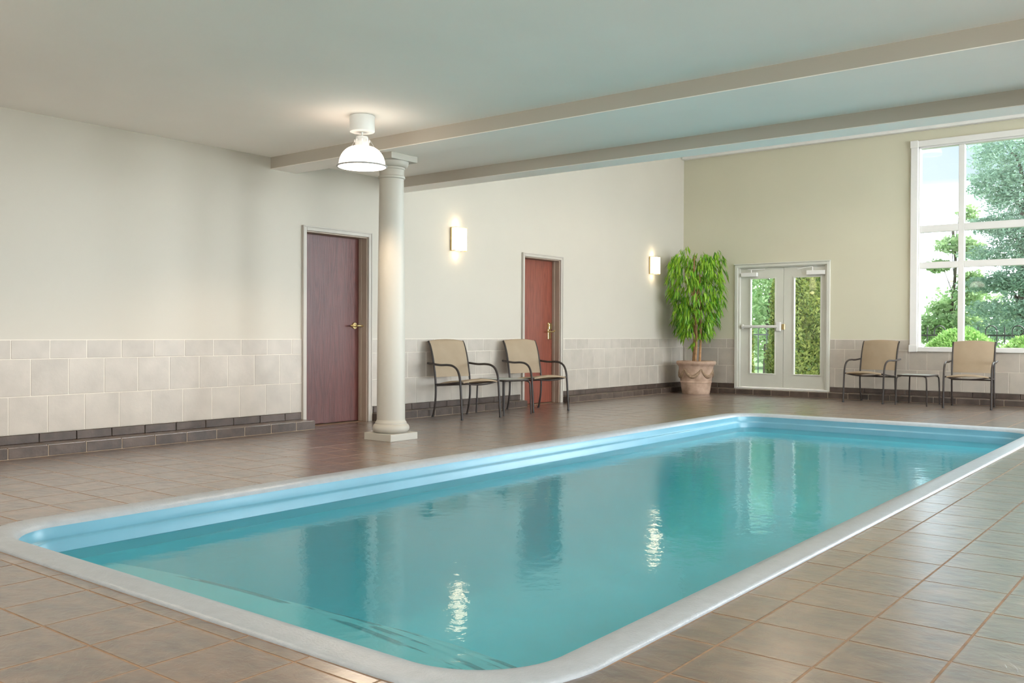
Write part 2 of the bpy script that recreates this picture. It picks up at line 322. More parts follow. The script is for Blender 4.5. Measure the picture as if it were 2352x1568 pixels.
def copy_tree(o, parent=None):
    c = o.copy(); col.objects.link(c)
    if parent is not None: c.parent = parent
    for ch in list(o.children): copy_tree(ch, c)
    return c
def struct(o, label=None, cat=None): return tag(o, label, cat, kind='structure')
def arc_pts(cx, cy, r, a0, a1, n): return [(cx + r * math.cos(a0 + (a1 - a0) * i / n), cy + r * math.sin(a0 + (a1 - a0) * i / n)) for i in range(n + 1)]
def smooth_path(pts, n=6):
    """Catmull-Rom through the points"""
    P = [Vector(p) for p in pts]; P = [2 * P[0] - P[1]] + P + [2 * P[-1] - P[-2]]; o = []
    for i in range(1, len(P) - 2):
        a, b, c, d = P[i - 1:i + 3]
        for k in range(n):
            t = k / n; o.append(0.5 * ((2 * b) + (c - a) * t + (2 * a - 5 * b + 4 * c - d) * t * t + (3 * b - a - 3 * c + d) * t ** 3))
    o.append(P[-2]); return o
rnd = random.Random(7)

# ------------------------------------------------------------------ dimensions
L = 14.647                      # back wall
XR, YN = 10.6, -2.6             # right wall, near wall (behind the camera)
CZ, CZH = 2.751, 4.75           # low and high ceiling
B1 = (5.80, 6.12); B2 = (7.44, 7.71); BZ = 2.632
T0, T1, T2, T3, TK = 0.92, 0.766, 0.466, 0.164, 0.086      # tile top, joints, brick top, kerb top
G = 0.006
PAINT = 0.008                   # tile face stands this far in front of the paint

# pool
PX0, PX1, PY0, PY1, PR = 2.69, 6.17, 1.83, 10.92, 0.46
WATER_Z = -0.145

# ------------------------------------------------------------------ walls
D1 = (6.24, 7.128, 2.065); D2 = (10.0, 10.872, 2.055)
GD = (0.98, 2.575, 2.165)       # glass doors in the back wall
W1 = (3.795, 6.86, 0.745, 3.90); W2 = (7.25, 10.3, 0.745, 3.90)
TH = 0.2
def wall_x(name, x0, x1, y0, y1, z1, holes, mt):
    b = MB(); ys = y0
    for (a, c, zl, zh) in sorted(holes):
        b.box(x0, ys, 0, x1, a, z1)
        if zl > 0: b.box(x0, a, 0, x1, c, zl)
        if zh < z1: b.box(x0, a, zh, x1, c, z1)
        ys = c
    b.box(x0, ys, 0, x1, y1, z1)
    if name == 'wall_left':
        for (a, c, zl, zh) in holes: b.box(x0 - 0.04, a - 0.05, -0.1, x0, c + 0.05, zh + 0.05)
    return struct(b.build(name, mt))
def wall_y(name, y0, y1, x0, x1, z1, holes, mt):
    b = MB(); xs = x0
    for (a, c, zl, zh) in sorted(holes):
        b.box(xs, y0, 0, a, y1, z1)
        if zl > 0: b.box(a, y0, 0, c, y1, zl)
        if zh < z1: b.box(a, y0, zh, c, y1, z1)
        xs = c
    b.box(xs, y0, 0, x1, y1, z1); return struct(b.build(name, mt))
RW = [(-1.6, 0.9), (1.7, 4.6), (8.3, 10.6), (11.3, 13.9)]
wall_left = wall_x('wall_left', -TH - PAINT, -PAINT, YN, L + TH, CZH, [(D1[0], D1[1], 0, D1[2]), (D2[0], D2[1], 0, D2[2])], M['paint'])
wall_back = wall_y('wall_back', L + PAINT, L + TH, -PAINT, XR + TH, CZH, [(GD[0], GD[1], 0, GD[2]), (W1[0], W1[1], W1[2], W1[3]), (W2[0], W2[1], W2[2], W2[3])], M['paint_back'])
wall_right = wall_x('wall_right', XR, XR + TH, YN, L, CZH, [(a, b, 0.6, 2.5 if b < 7 else 3.9) for a, b in RW], M['paint'])
wall_near = wall_y('wall_near', YN - TH, YN, -TH, XR + TH, CZ + 0.1, [(3.4, 6.4, 0.6, 2.4)], M['paint'])
tag(wall_left, 'long pale sage painted wall with two brown doors and sconces'); tag(wall_back, 'beige end wall around glass double doors and tall window')
ceiling = struct(MB().box(-TH, YN - TH, CZ, XR + TH, B2[1], CZ + 0.12).build('ceiling', M['ceil']), 'low white ceiling over the near half of the pool')
ch = struct(MB().box(-TH, B2[1], CZH, XR + TH, L + TH, CZH + 0.12).build('ceiling_high', M['ceil']), 'raised ceiling over the far half of the pool')
bm_ = MB().box(-PAINT, B2[1] - 0.12, CZ + 0.12, XR, B2[1], CZH); struct(bm_.build('wall_upper', M['ceil']), 'upper wall between the low and the raised ceiling')
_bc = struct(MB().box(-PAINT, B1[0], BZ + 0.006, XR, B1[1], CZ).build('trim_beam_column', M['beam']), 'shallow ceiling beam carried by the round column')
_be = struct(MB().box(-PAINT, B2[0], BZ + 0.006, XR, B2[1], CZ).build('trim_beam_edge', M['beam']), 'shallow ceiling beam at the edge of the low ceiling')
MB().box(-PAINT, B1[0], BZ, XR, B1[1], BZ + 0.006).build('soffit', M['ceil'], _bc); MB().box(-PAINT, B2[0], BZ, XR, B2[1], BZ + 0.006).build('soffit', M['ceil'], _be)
struct(MB().box(0.0, L - 0.09, 4.05, XR, L + PAINT, 4.34).build('trim_cornice', M['white'], bevel=0.006), 'pale cornice along the top of the end wall')

# ------------------------------------------------------------------ wall tiles
_tm = {}
def tile_mesh(a, h, t, mt, name, axis, bev=0.003):
    key = (round(a, 3), round(h, 3), t, name, axis)
    if key not in _tm:
        b = MB()
        if axis == 'x': b.box(-t, 0, 0, 0, a, h)       # lies in the y-z plane, face at x=0
        elif axis == 'y': b.box(0, 0, 0, a, t, h)      # lies in the x-z plane, face at y=0
        _tm[key] = b.mesh(name, mt, bevel=bev)
    return _tm[key]
def rows(parent, axis, a0, a1, base, z0, z1, name, mt, face, pitch=0.308, t=0.012, jitter=0.0008):
    """tiles of one course from a0 to a1; joints fall on base + k*pitch"""
    k = math.floor((a0 - base) / pitch); p = base + k * pitch
    while p < a1 - 1e-4:
        s, e = max(p + G / 2, a0), min(p + pitch - G / 2, a1)
        if e - s > 0.012:
            me = tile_mesh(e - s, z1 - z0 - G, t, mt, name, axis)
            j = rnd.uniform(-jitter, jitter)
            link(name, me, parent, (face + j, s, z0 + G / 2) if axis == 'x' else (s, face + j, z0 + G / 2))
        p += pitch
secL = [(-0.6, 6.195), (7.175, 9.945), (10.935, L)]
b = MB()
for a, c in secL: b.box(-0.012, a, TK - 0.01, -0.003, c, T0 + 0.004)
grL = b.build('tile_backing', M['wgrout'], wall_left)
for a, c in secL:
    rows(wall_left, 'x', a, c, 3.295, T1, T0, 'tile', M['wtile'], 0.0)
    rows(wall_left, 'x', a, c, 3.448, T2, T1, 'tile', M['wtile'], 0.0)
    rows(wall_left, 'x', a, c, 3.276, T3, T2, 'tile', M['wtile'], 0.0)
secB = [(0.004, 0.965), (2.59, 3.79)]
b = MB()
for a, c in secB: b.box(a, L + 0.003, TK - 0.01, c, L + 0.012, T0 + 0.004)
b.box(3.79, L + 0.003, TK - 0.01, XR, L + 0.012, W1[2] - 0.004)
b.build('tile_backing', M['wgrout'], wall_back)
for a, c in secB:
    rows(wall_back, 'y', a, c, 2.669, T1, T0, 'tile', M['wtile'], L)
for a, c in [(0.004, 0.965), (2.59, 3.787)]: rows(wall_back, 'y', a, c, 2.821, T2, T1, 'tile', M['wtile'], L)
rows(wall_back, 'y', 3.79, XR, 3.73, T2, W1[2] - 0.002, 'tile', M['wtile'], L)
for a, c in [(0.004, 0.965), (2.59, XR)]: rows(wall_back, 'y', a, c, 2.667, T3, T2, 'tile', M['wtile'], L)

# kerb with dark bricks: two courses, the lower one standing forward of the wall
def kerb_x(name, secs, label):
    b = MB()
    for a, c, d in secs:
        b.box(-PAINT, a, TK - 0.01, -0.003, c, T3); b.box(-PAINT, a + 0.004, -0.02, d - 0.004, c - 0.004, TK - 0.004)
    k = struct(b.build(name, M['bgrout']), label)
    for a, c, d in secs:
        rows(k, 'x', a, c, 3.516, TK, T3, 'brick', M['brick'], 0.001)
        rows(k, 'x', a, c, 3.18, 0.0, TK, 'brick', M['brick'], d)
        # top tiles of the kerb
        p = 3.18 + math.floor((a - 3.18) / 0.308) * 0.308
        while p < c - 1e-4:
            s, e = max(p + G / 2, a), min(p + 0.308 - G / 2, c)
            if e - s > 0.02:
                key = ('kt', round(e - s, 3), d)
                if key not in _tm: _tm[key] = MB().box(0.004, 0, 0, d - 0.014, e - s, 0.008).mesh('kerb_tile', M['ftile'], bevel=0.002)
                link('kerb_tile', _tm[key], k, (0, s, TK - 0.005))
            p += 0.308
        # brick on the exposed ends
        for yy, sgn in ((a, 1), (c, -1)):
            if abs(yy - L) < 0.01 or yy < 0: continue
            key = ('ke', d); 
            if key not in _tm: _tm[key] = MB().box(0, 0, 0.003, d - 0.012, 0.010, TK - 0.003).mesh('brick', M['brick'], bevel=0.002)
            link('brick', _tm[key], k, (0, yy - 0.005 - (0.005 if sgn > 0 else 0), 0))
    return k
kerb_left = kerb_x('baseboard_left', [(-0.6, 6.19, 0.22), (7.185, 9.935, 0.12), (10.945, L - 0.0, 0.12)], 'dark slate brick kerb along the long wall')
KD = 0.295
b = MB(); b.box(0.004, L + 0.003, TK - 0.01, GD[0] - 0.012, L + PAINT, T3); b.box(GD[1] + 0.012, L + 0.003, TK - 0.01, XR, L + PAINT, T3)
b.box(0.13, L - KD + 0.004, -0.02, XR, L + 0.002, TK - 0.004)
kerb_back = struct(b.build('baseboard_back', M['bgrout']), 'dark slate brick kerb along the end wall and below the glass doors')
for a, c in [(0.004, 0.965), (2.59, XR)]: rows(kerb_back, 'y', a, c, 2.813, TK, T3, 'brick', M['brick'], L - 0.001)
rows(kerb_back, 'y', 0.125, XR, 2.66, 0.0, TK, 'brick', M['brick'], L - KD)
p = 2.66 - 9 * 0.308
while p < XR:
    s, e = max(p + G / 2, 0.125), min(p + 0.308 - G / 2, XR)
    if e - s > 0.03:
        key = ('kb', round(e - s, 3))
        if key not in _tm: _tm[key] = MB().box(0, 0.014, 0, e - s, KD - 0.002, 0.008).mesh('kerb_tile', M['ftile'], bevel=0.002)
        link('kerb_tile', _tm[key], kerb_back, (s, L - KD, TK - 0.005))
    p += 0.308

# ------------------------------------------------------------------ floor
def pool_interval(x, grow):
    """y-interval that the rounded pool outline (grown by 'grow') covers at x, or None"""
    x0, x1, y0, y1, r = PX0 - grow, PX1 + grow, PY0 - grow, PY1 + grow, PR + grow
    if x <= x0 or x >= x1: return None
    dx = max(x0 + r - x, x - (x1 - r), 0.0)
    s = r - math.sqrt(max(r * r - dx * dx, 0))
    return y0 + s, y1 - s
def clip_tile(x0, x1, y0, y1, grow):
    """polygon(s) of the rectangle outside the pool"""
    gx0, gx1, r = PX0 - grow, PX1 + grow, PR + grow
    if x1 <= gx0 or x0 >= gx1 or y1 <= PY0 - grow or y0 >= PY1 + grow: return [[(x0, y0), (x1, y0), (x1, y1), (x0, y1)]]
    xs = {x0, x1}
    for q in (gx0, gx0 + r, gx1 - r, gx1):
        if x0 < q < x1: xs.add(q)
    for base in (gx0, gx1 - r):
        for k in range(13):
            q = base + r * k / 12
            if x0 < q < x1: xs.add(q)
    xs = sorted(xs); xs2 = []
    for q in xs:
        if abs(q - gx0) < 1e-6: xs2 += [q - 1e-5, q + 1e-5]
        elif abs(q - gx1) < 1e-6: xs2 += [q - 1e-5, q + 1e-5]
        else: xs2.append(q)
    polys = []
    for side in (0, 1):
        run = []
        def flush():
            if len(run) >= 2:
                lo = [(q, a) for q, a, c in run]; hi = [(q, c) for q, a, c in run][::-1]
                pts = lo + [h for h in hi if h not in lo]
                xsr = [q for q, a, c in run]
                area = sum((run[i + 1][0] - run[i][0]) * ((run[i][2] - run[i][1]) + (run[i + 1][2] - run[i + 1][1])) / 2 for i in range(len(run) - 1))
                if area > 2e-4: polys.append(pts)
            run.clear()
        for q in xs2:
            iv = pool_interval(q, grow)
            if iv is None: seg = (y0, y1) if side == 0 else None
            elif side == 0: seg = (y0, min(y1, iv[0])) if iv[0] > y0 else ((y0, y0) if (run and run[-1][2] > y0) else None)
            else: seg = (max(y0, iv[1]), y1) if iv[1] < y1 else None
            if side == 1 and iv is None: seg = None
            if seg is None or seg[1] - seg[0] < -1e-9: flush(); continue
            run.append((q, seg[0], seg[1]))
        flush()
    return polys
def dedupe(poly):
    o = []
    for p in poly:
        if not o or (abs(p[0] - o[-1][0]) > 2e-5 or abs(p[1] - o[-1][1]) > 2e-5): o.append(p)
    while len(o) > 2 and abs(o[0][0] - o[-1][0]) < 2e-5 and abs(o[0][1] - o[-1][1]) < 2e-5: o.pop()
    return o
b = MB()
GI = -0.06
for (x0, x1, y0, y1) in [(-TH, XR, YN, PY0 - GI), (-TH, PX0 - GI, PY0 - GI, PY1 + GI), (PX1 + GI, XR, PY0 - GI, PY1 + GI), (-TH, XR, PY1 + GI, L)]:
    b.box(x0, y0, -0.12, x1, y1, -0.0012)
for cx, cy in ((PX0, PY0), (PX1, PY0), (PX0, PY1), (PX1, PY1)):          # corner fillets under the coping
    sx = 1 if cx == PX0 else -1; sy = 1 if cy == PY0 else -1
    ox, oy = cx + sx * 0.06, cy + sy * 0.06; r = PR - 0.06
    poly = [(ox, oy)] + [(ox + sx * (r - r * math.cos(t)), oy + sy * (r - r * math.sin(t))) for t in [math.pi / 2 * k / 10 for k in range(11)]]
    if sx * sy < 0: poly = poly[::-1]
    b.prism(poly, -0.12, -0.0012)
floor = struct(b.build('floor', M['fgrout']), 'brown slate tiled deck around the pool')

def px_of(p):
    d = Vector(p) - CAM; z = d.dot(_fw)
    if z < 0.15: return None
    return 1176 + F_PX * d.dot(_r) / z, 784 - F_PX * d.dot(_up2) / z, z
def frame_area(x0, x1, y0, y1):
    """pixels of the frame that a floor tile covers, from sample points"""
    n = 0; zs = []
    for i in range(4):
        for j in range(4):
            q = px_of((x0 + (x1 - x0) * (i + .5) / 4, y0 + (y1 - y0) * (j + .5) / 4, 0))
            if q and 0 <= q[0] <= 2352 and 0 <= q[1] <= 1568: n += 1; zs.append(q[2])
    if not n: return 0
    z = sum(zs) / n; return n / 16 * (x1 - x0) * (y1 - y0) * F_PX ** 2 * CAM.z / z ** 3
tiles = []
PT = 0.308; GF = 0.009
def add_grid(xa, xb, ya, yb, bx, by, gy=0.309):
    k = math.floor((xa - bx) / PT)
    while bx + k * PT < xb - 1e-4:
        x0, x1 = max(bx + k * PT + GF / 2, xa), min(bx + (k + 1) * PT - GF / 2, xb)
        q = math.floor((ya - by) / gy)
        while by + q * gy < yb - 1e-4:
            y0, y1 = max(by + q * gy + GF / 2, ya), min(by + (q + 1) * gy - GF / 2, yb)
            if x1 - x0 > 0.02 and y1 - y0 > 0.02: tiles.append((x0, x1, y0, y1))
            q += 1
        k += 1
XS = 6.345 - 12 * PT                       # seam between the deck along the wall and the rest
KX = 0.225
add_grid(KX, XS - GF / 2, -0.6, L - KD - 0.006, 6.345, 3.11)
add_grid(0.0, KX - 0.006, 6.2, 7.17, 6.345, 3.11); add_grid(0.126, KX - 0.006, 7.19, 9.93, 6.345, 3.11)
add_grid(0.0, KX - 0.006, 9.945, 10.935, 6.345, 3.11); add_grid(0.126, KX - 0.006, 10.96, L - KD - 0.006, 6.345, 3.11)
add_grid(XS, XR, -0.6, L - KD - 0.006, 6.345, 2.69)
cand = []
for t in tiles:
    for poly in clip_tile(*t, 0.008):
        poly = dedupe(poly)
        if len(poly) >= 3: cand.append((frame_area(*t), t, poly))
cand.sort(key=lambda c: -c[0])
_fm = {}
rest = MB()
for n, (ar, t, poly) in enumerate(cand):
    px_, py_ = [q[0] for q in poly], [q[1] for q in poly]; bb = (min(px_), max(px_), min(py_), max(py_))
    full = len(poly) == 4
    if full: t = bb
    if n < 296 and ar > 0:
        if full:
            wx, wy = t[1] - t[0], t[3] - t[2]; key = (round(wx, 3), round(wy, 3))
            if key not in _fm: _fm[key] = MB().box(0, 0, -0.014, wx, wy, 0).mesh('tile', M['ftile'])
            link('tile', _fm[key], floor, (t[0], t[2], rnd.uniform(-0.0004, 0.0004)), rot=(rnd.uniform(-.001, .001), rnd.uniform(-.001, .001), 0))
        else:
            MB().prism([(x - t[0], y - t[2]) for x, y in poly], -0.014, 0).build('tile', M['ftile'], floor, (t[0], t[2], 0))
    else: rest.prism(poly, -0.014, rnd.uniform(-0.0008, 0.0008))
def rest_mat():
    m = M['ftile'].copy(); m.name = 'floor_tile_far'; nt = m.node_tree
    mr = [n for n in nt.nodes if n.type == 'MAP_RANGE' and n.name != 'rust_amount'][0]; nt.nodes['rust_amount'].inputs['To Min'].default_value = 0.0
    g = N(nt, 'ShaderNodeNewGeometry'); nt.links.new(g.outputs['Random Per Island'], mr.inputs['Value']); return m
for _m in ('ftile',): M[_m].node_tree.nodes['Principled BSDF'].inputs['IOR'].default_value = 1.7; M[_m].node_tree.nodes['Principled BSDF'].inputs['Coat Weight'].default_value = 1.0; M[_m].node_tree.nodes['Principled BSDF'].inputs['Coat Roughness'].default_value = 0.25; M[_m].node_tree.nodes['Principled BSDF'].inputs['Coat IOR'].default_value = 2.05
ro = rest.build('tile_field', rest_mat(), floor); ro['kind'] = 'stuff'

# ------------------------------------------------------------------ pool
def rrect(off, n=14):
    """points of the pool outline moved inwards by off, counter-clockwise"""
    x0, x1, y0, y1, r = PX0 + off, PX1 - off, PY0 + off, PY1 - off, max(PR - off, 0.04)
    return (arc_pts(x0 + r, y0 + r, r, math.pi, 1.5 * math.pi, n) + arc_pts(x1 - r, y0 + r, r, 1.5 * math.pi, 2 * math.pi, n)
            + arc_pts(x1 - r, y1 - r, r, 0, .5 * math.pi, n) + arc_pts(x0 + r, y1 - r, r, .5 * math.pi, math.pi, n))
def sweep(prof, name, mt, parent, smooth=True):
    b = MB(); rings = [rrect(o) for o, z in prof]; n = len(rings[0])
    for ring, (o, z) in zip(rings, prof): b.v += [(x, y, z) for x, y in ring]
    for i in range(len(prof) - 1):
        for k in range(n):
            l = (k + 1) % n; b.f.append((i * n + k, i * n + l, (i + 1) * n + l, (i + 1) * n + k))
    return b.build(name, mt, parent, smooth=smooth, angle=50)
pool = empty('swimming_pool', (0, 0, 0)); tag(pool, 'long rectangular swimming pool with rounded corners and pale coping', 'swimming pool')
sweep([(0.0, -0.05), (0.0, 0.002), (0.004, 0.010), (0.016, 0.014), (0.10, 0.015), (0.135, 0.010), (0.155, -0.002), (0.165, -0.018)], 'coping', M['coping'], pool)
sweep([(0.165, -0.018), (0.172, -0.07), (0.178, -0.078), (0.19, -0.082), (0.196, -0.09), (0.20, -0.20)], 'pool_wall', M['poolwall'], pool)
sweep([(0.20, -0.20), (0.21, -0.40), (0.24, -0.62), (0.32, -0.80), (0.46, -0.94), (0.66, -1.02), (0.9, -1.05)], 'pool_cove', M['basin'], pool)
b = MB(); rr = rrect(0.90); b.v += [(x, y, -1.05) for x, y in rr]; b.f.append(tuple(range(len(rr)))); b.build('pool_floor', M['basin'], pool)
for n in range(4):                                     # entry steps across the near end, bowed fronts
    zt = -0.25 - 0.155 * n; ye = 2.70 + 0.36 * n; bow = 0.14; nx = 36
    x0, x1 = PX0 + 0.20, PX1 - 0.20
    me = bpy.data.meshes.new('step'); v = []; f = []; e = []
    ylist = [(-1, 0.0), (-0.10, 0.3), (-0.055, 0.45), (-0.032, 1.0), (0.0, 1.0)]
    for i in range(nx + 1):
        x = x0 + (x1 - x0) * i / nx; ed = ye - bow * ((x - 4.1) / 1.3) ** 2 * (1 + 0.25 * n)
        yb = PY0 + 0.19 + (0.26 - math.sqrt(max(0.0, 0.26 ** 2 - max(0, 0.26 - min(x - x0, x1 - x)) ** 2)))
        for q, c in ylist:
            v.append((x, yb if q == -1 else ed + q, zt - (0.006 if q == 0.0 else 0))); e.append(c)
        v.append((x, ed + 0.004, zt - 0.05)); e.append(0.3); v.append((x, ed + 0.01, -1.05)); e.append(0.0)
    m_ = 7
    for i in range(nx):
        for k in range(m_ - 1): f.append((i * m_ + k, (i + 1) * m_ + k, (i + 1) * m_ + k + 1, i * m_ + k + 1))
    me.from_pydata(v, [], f); me.update(); ca = me.color_attributes.new('edge', 'FLOAT_COLOR', 'POINT')
    for i, c in enumerate(e): ca.data[i].color = (c, c, c, 1)
    me.materials.append(M['step']); link('step', me, pool)
# water
b = MB(); rr = rrect(0.197); b.v += [(x, y, WATER_Z) for x, y in rr]; b.f.append(tuple(range(len(rr))))
water = b.build('pool_water', M['water']); tag(water, 'still turquoise pool water reflecting the walls and windows', 'water', kind='stuff')

# ------------------------------------------------------------------ doors in the long wall
def hinged_door(name, D, label, woodm):
    y0, y1, z1 = D
    d = struct(MB().box(-0.175, y0 + 0.022, 0.008, -0.13, y1 - 0.022, z1 - 0.022).build(name, woodm, bevel=0.002), label)
    t = 0.05
    b = MB()      # casing on the wall face: stepped profile
    for (a, c) in ((y0 - t + 0.006, y0 + 0.006), (y1 - 0.006, y1 + t - 0.006)): b.box(-PAINT, a, 0.0, 0.016, c, z1 + t - 0.006)
    b.box(-PAINT, y0 + 0.006, z1 - 0.006, 0.016, y1 - 0.006, z1 + t - 0.006)
    for (a, c) in ((y0 - t + 0.006, y0 - t + 0.022), (y1 + t - 0.022, y1 + t - 0.006)): b.box(0.014, a, 0, 0.024, c, z1 + t - 0.006)
    b.box(0.014, y0 - t + 0.022, z1 + t - 0.022, 0.024, y1 + t - 0.022, z1 + t - 0.006)
    b.build('casing', M['trim'], d, bevel=0.003)
    b = MB(); b.box(-0.2, y0, 0, -PAINT, y0 + 0.02, z1); b.box(-0.2, y1 - 0.02, 0, -PAINT, y1, z1); b.box(-0.2, y0 + 0.02, z1 - 0.02, -PAINT, y1 - 0.02, z1)
    b.box(-0.128, y0 + 0.02, 0, -0.085, y0 + 0.032, z1 - 0.02); b.box(-0.128, y1 - 0.032, 0, -0.085, y1 - 0.02, z1 - 0.02)
    b.build('jamb', M['jamb'], d, bevel=0.002)
    return d
door_1 = hinged_door('door_1', D1, 'dark mahogany door with brass lever beside the column', M['wood1'])
door_2 = hinged_door('door_2', D2, 'red oak door with brass card lock behind the chairs', M['wood2'])
def lever(parent, y, z, plate):
    x = -0.13
    if not plate:
        h = MB().tube([(x - 0.001, y, z), (x + 0.014, y, z)], [0.038, 0.034], 20).build('door_handle', M['brass'], parent, smooth=True)
        MB().tube(smooth_path([(x + 0.01, y, z), (x + 0.05, y, z), (x + 0.062, y + 0.012, z), (x + 0.064, y + 0.05, z), (x + 0.06, y + 0.085, z - 0.003)], 4), 0.011, 10).build('lever', M['brass'], h, smooth=True)
        MB().tube(smooth_path([(x + 0.03, y - 0.005, z), (x + 0.058, y - 0.02, z), (x + 0.062, y - 0.06, z), (x + 0.058, y - 0.105, z)], 4), 0.009, 8, ).build('lever', M['brass'], h, smooth=True)
    else:
        b = MB().box(x - 0.001, y - 0.036, z - 0.11, x + 0.018, y + 0.036, z + 0.13)
        h = b.build('door_handle', M['brass'], parent, bevel=0.006, bseg=2)
        MB().tube([(x + 0.014, y, z + 0.09), (x + 0.04, y, z + 0.09)], [0.036, 0.03], 18).build('card_reader', M['brass'], h, smooth=True)
        MB().box(x + 0.014, y - 0.034, z + 0.03, x + 0.036, y + 0.034, z + 0.12).build('lock_housing', M['brass'], h, bevel=0.008, bseg=2)
        MB().tube(smooth_path([(x + 0.01, y, z), (x + 0.055, y, z), (x + 0.066, y - 0.015, z), (x + 0.068, y - 0.06, z), (x + 0.064, y - 0.12, z)], 4), 0.011, 10).build('lever', M['brass'], h, smooth=True)
        MB().tube(smooth_path([(x + 0.02, y, z), (x + 0.062, y + 0.012, z), (x + 0.066, y + 0.03, z + 0.006), (x + 0.064, y + 0.055, z + 0.012)], 4), 0.012, 8).build('thumb_turn', M['brass'], h, smooth=True)
lever(door_1, D1[1] - 0.022 - 0.07, 1.07, False)
lever(door_2, D2[1] - 0.022 - 0.085, 1.02, True)

# ------------------------------------------------------------------ glass double doors
gd = struct(MB().box(GD[0] + 0.02, L - 0.02, TK, GD[1] - 0.02, L + 0.19, TK + 0.022).build('door_3', M['white'], bevel=0.003), 'glazed double exit doors painted pale grey green beside the potted plant')
b = MB(); fz = GD[2]
b.box(GD[0] - 0.01, L - 0.018, TK, GD[0] + 0.042, L + 0.06, fz); b.box(GD[1] - 0.042, L - 0.018, TK, GD[1] + 0.01, L + 0.06, fz)
b.box(GD[0] + 0.042, L - 0.018, fz - 0.045, GD[1] - 0.042, L + 0.06, fz)
b.box(GD[0] + 0.042, L + 0.005, TK + 0.02, GD[0] + 0.075, L + 0.12, fz - 0.045); b.box(GD[1] - 0.075, L + 0.005, TK + 0.02, GD[1] - 0.042, L + 0.12, fz - 0.045)
b.box(GD[0] + 0.075, L + 0.005, fz - 0.06, GD[1] - 0.075, L + 0.12, fz - 0.045)
b.build('door_frame', M['greydoor'], gd, bevel=0.003)
MB().box(GD[0] - 0.02, L - 0.04, fz, GD[1] + 0.02, L + 0.004, fz + 0.018).build('head_ledge', M['greydoor'], gd, bevel=0.003)
LY0, LY1 = L + 0.045, L + 0.09
def leaf_panel(x0, x1, px0, px1, pz0, pz1, z0, z1):
    b = MB(); b.box(x0, LY0, z0, px0, LY1, z1); b.box(px1, LY0, z0, x1, LY1, z1); b.box(px0, LY0, z0, px1, LY1, pz0); b.box(px0, LY0, pz1, px1, LY1, z1)
    lf = b.build('door_leaf', M['greydoor'], gd)
    b = MB(); e = 0.018
    b.box(px0 - e, LY0 - 0.012, pz0 - e, px0, LY0, pz1 + e); b.box(px1, LY0 - 0.012, pz0 - e, px1 + e, LY0, pz1 + e)
    b.box(px0, LY0 - 0.012, pz0 - e, px1, LY0, pz0); b.box(px0, LY0 - 0.012, pz1, px1, LY0, pz1 + e)
    b.build('glazing_bead', M['greydoor'], lf, bevel=0.002)
    MB().box(px0, LY0 + 0.018, pz0, px1, LY0 + 0.024, pz1).build('pane', M['glass'], lf)
    return lf
XM = 1.803
lf1 = leaf_panel(GD[0] + 0.078, XM - 0.003, 1.235, 1.655, 0.345, 1.925, TK + 0.026, fz - 0.063)
lf2 = leaf_panel(XM + 0.003, GD[1] - 0.078, 1.985, 2.415, 0.345, 1.925, TK + 0.026, fz - 0.063)
zb = 1.125
b = MB().tube([(1.10, LY0 - 0.05, zb), (1.72, LY0 - 0.05, zb)], 0.024, 12); pb = b.build('push_bar', M['white'], lf1, smooth=True)
MB().cbox((1.735, LY0 - 0.03, zb), (0.075, 0.062, 0.15)).build('latch_case', M['white'], pb, bevel=0.01, bseg=2)
MB().cbox((1.105, LY0 - 0.03, zb), (0.03, 0.06, 0.075)).build('bar_bracket', M['white'], pb, bevel=0.008, bseg=2)
MB().cbox((1.808, LY0 - 0.012, zb - 0.004), (0.05, 0.03, 0.09)).build('strike_plate', M['brass'], lf2, bevel=0.004)
def closer(lf, xa, xb, arm):
    c = MB().box(xa, LY0 - 0.06, 1.96, xb, LY0 - 0.001, 2.03).build('door_closer', M['white'], lf, bevel=0.008, bseg=2)
    for pa, pb_ in arm: MB().tube([pa, pb_], 0.008, 8).build('closer_arm', M['white'], c, smooth=True)
ya = LY0 - 0.05
closer(lf1, 1.075, 1.36, [((1.26, ya, 2.03), (1.26, ya, 2.08)), ((1.20, ya, 2.082), (1.50, ya, 2.075))])
closer(lf2, 2.20, 2.50, [((2.30, ya, 2.03), (2.30, ya, 2.09)), ((2.05, ya, 2.06), (2.30, ya, 2.092))])

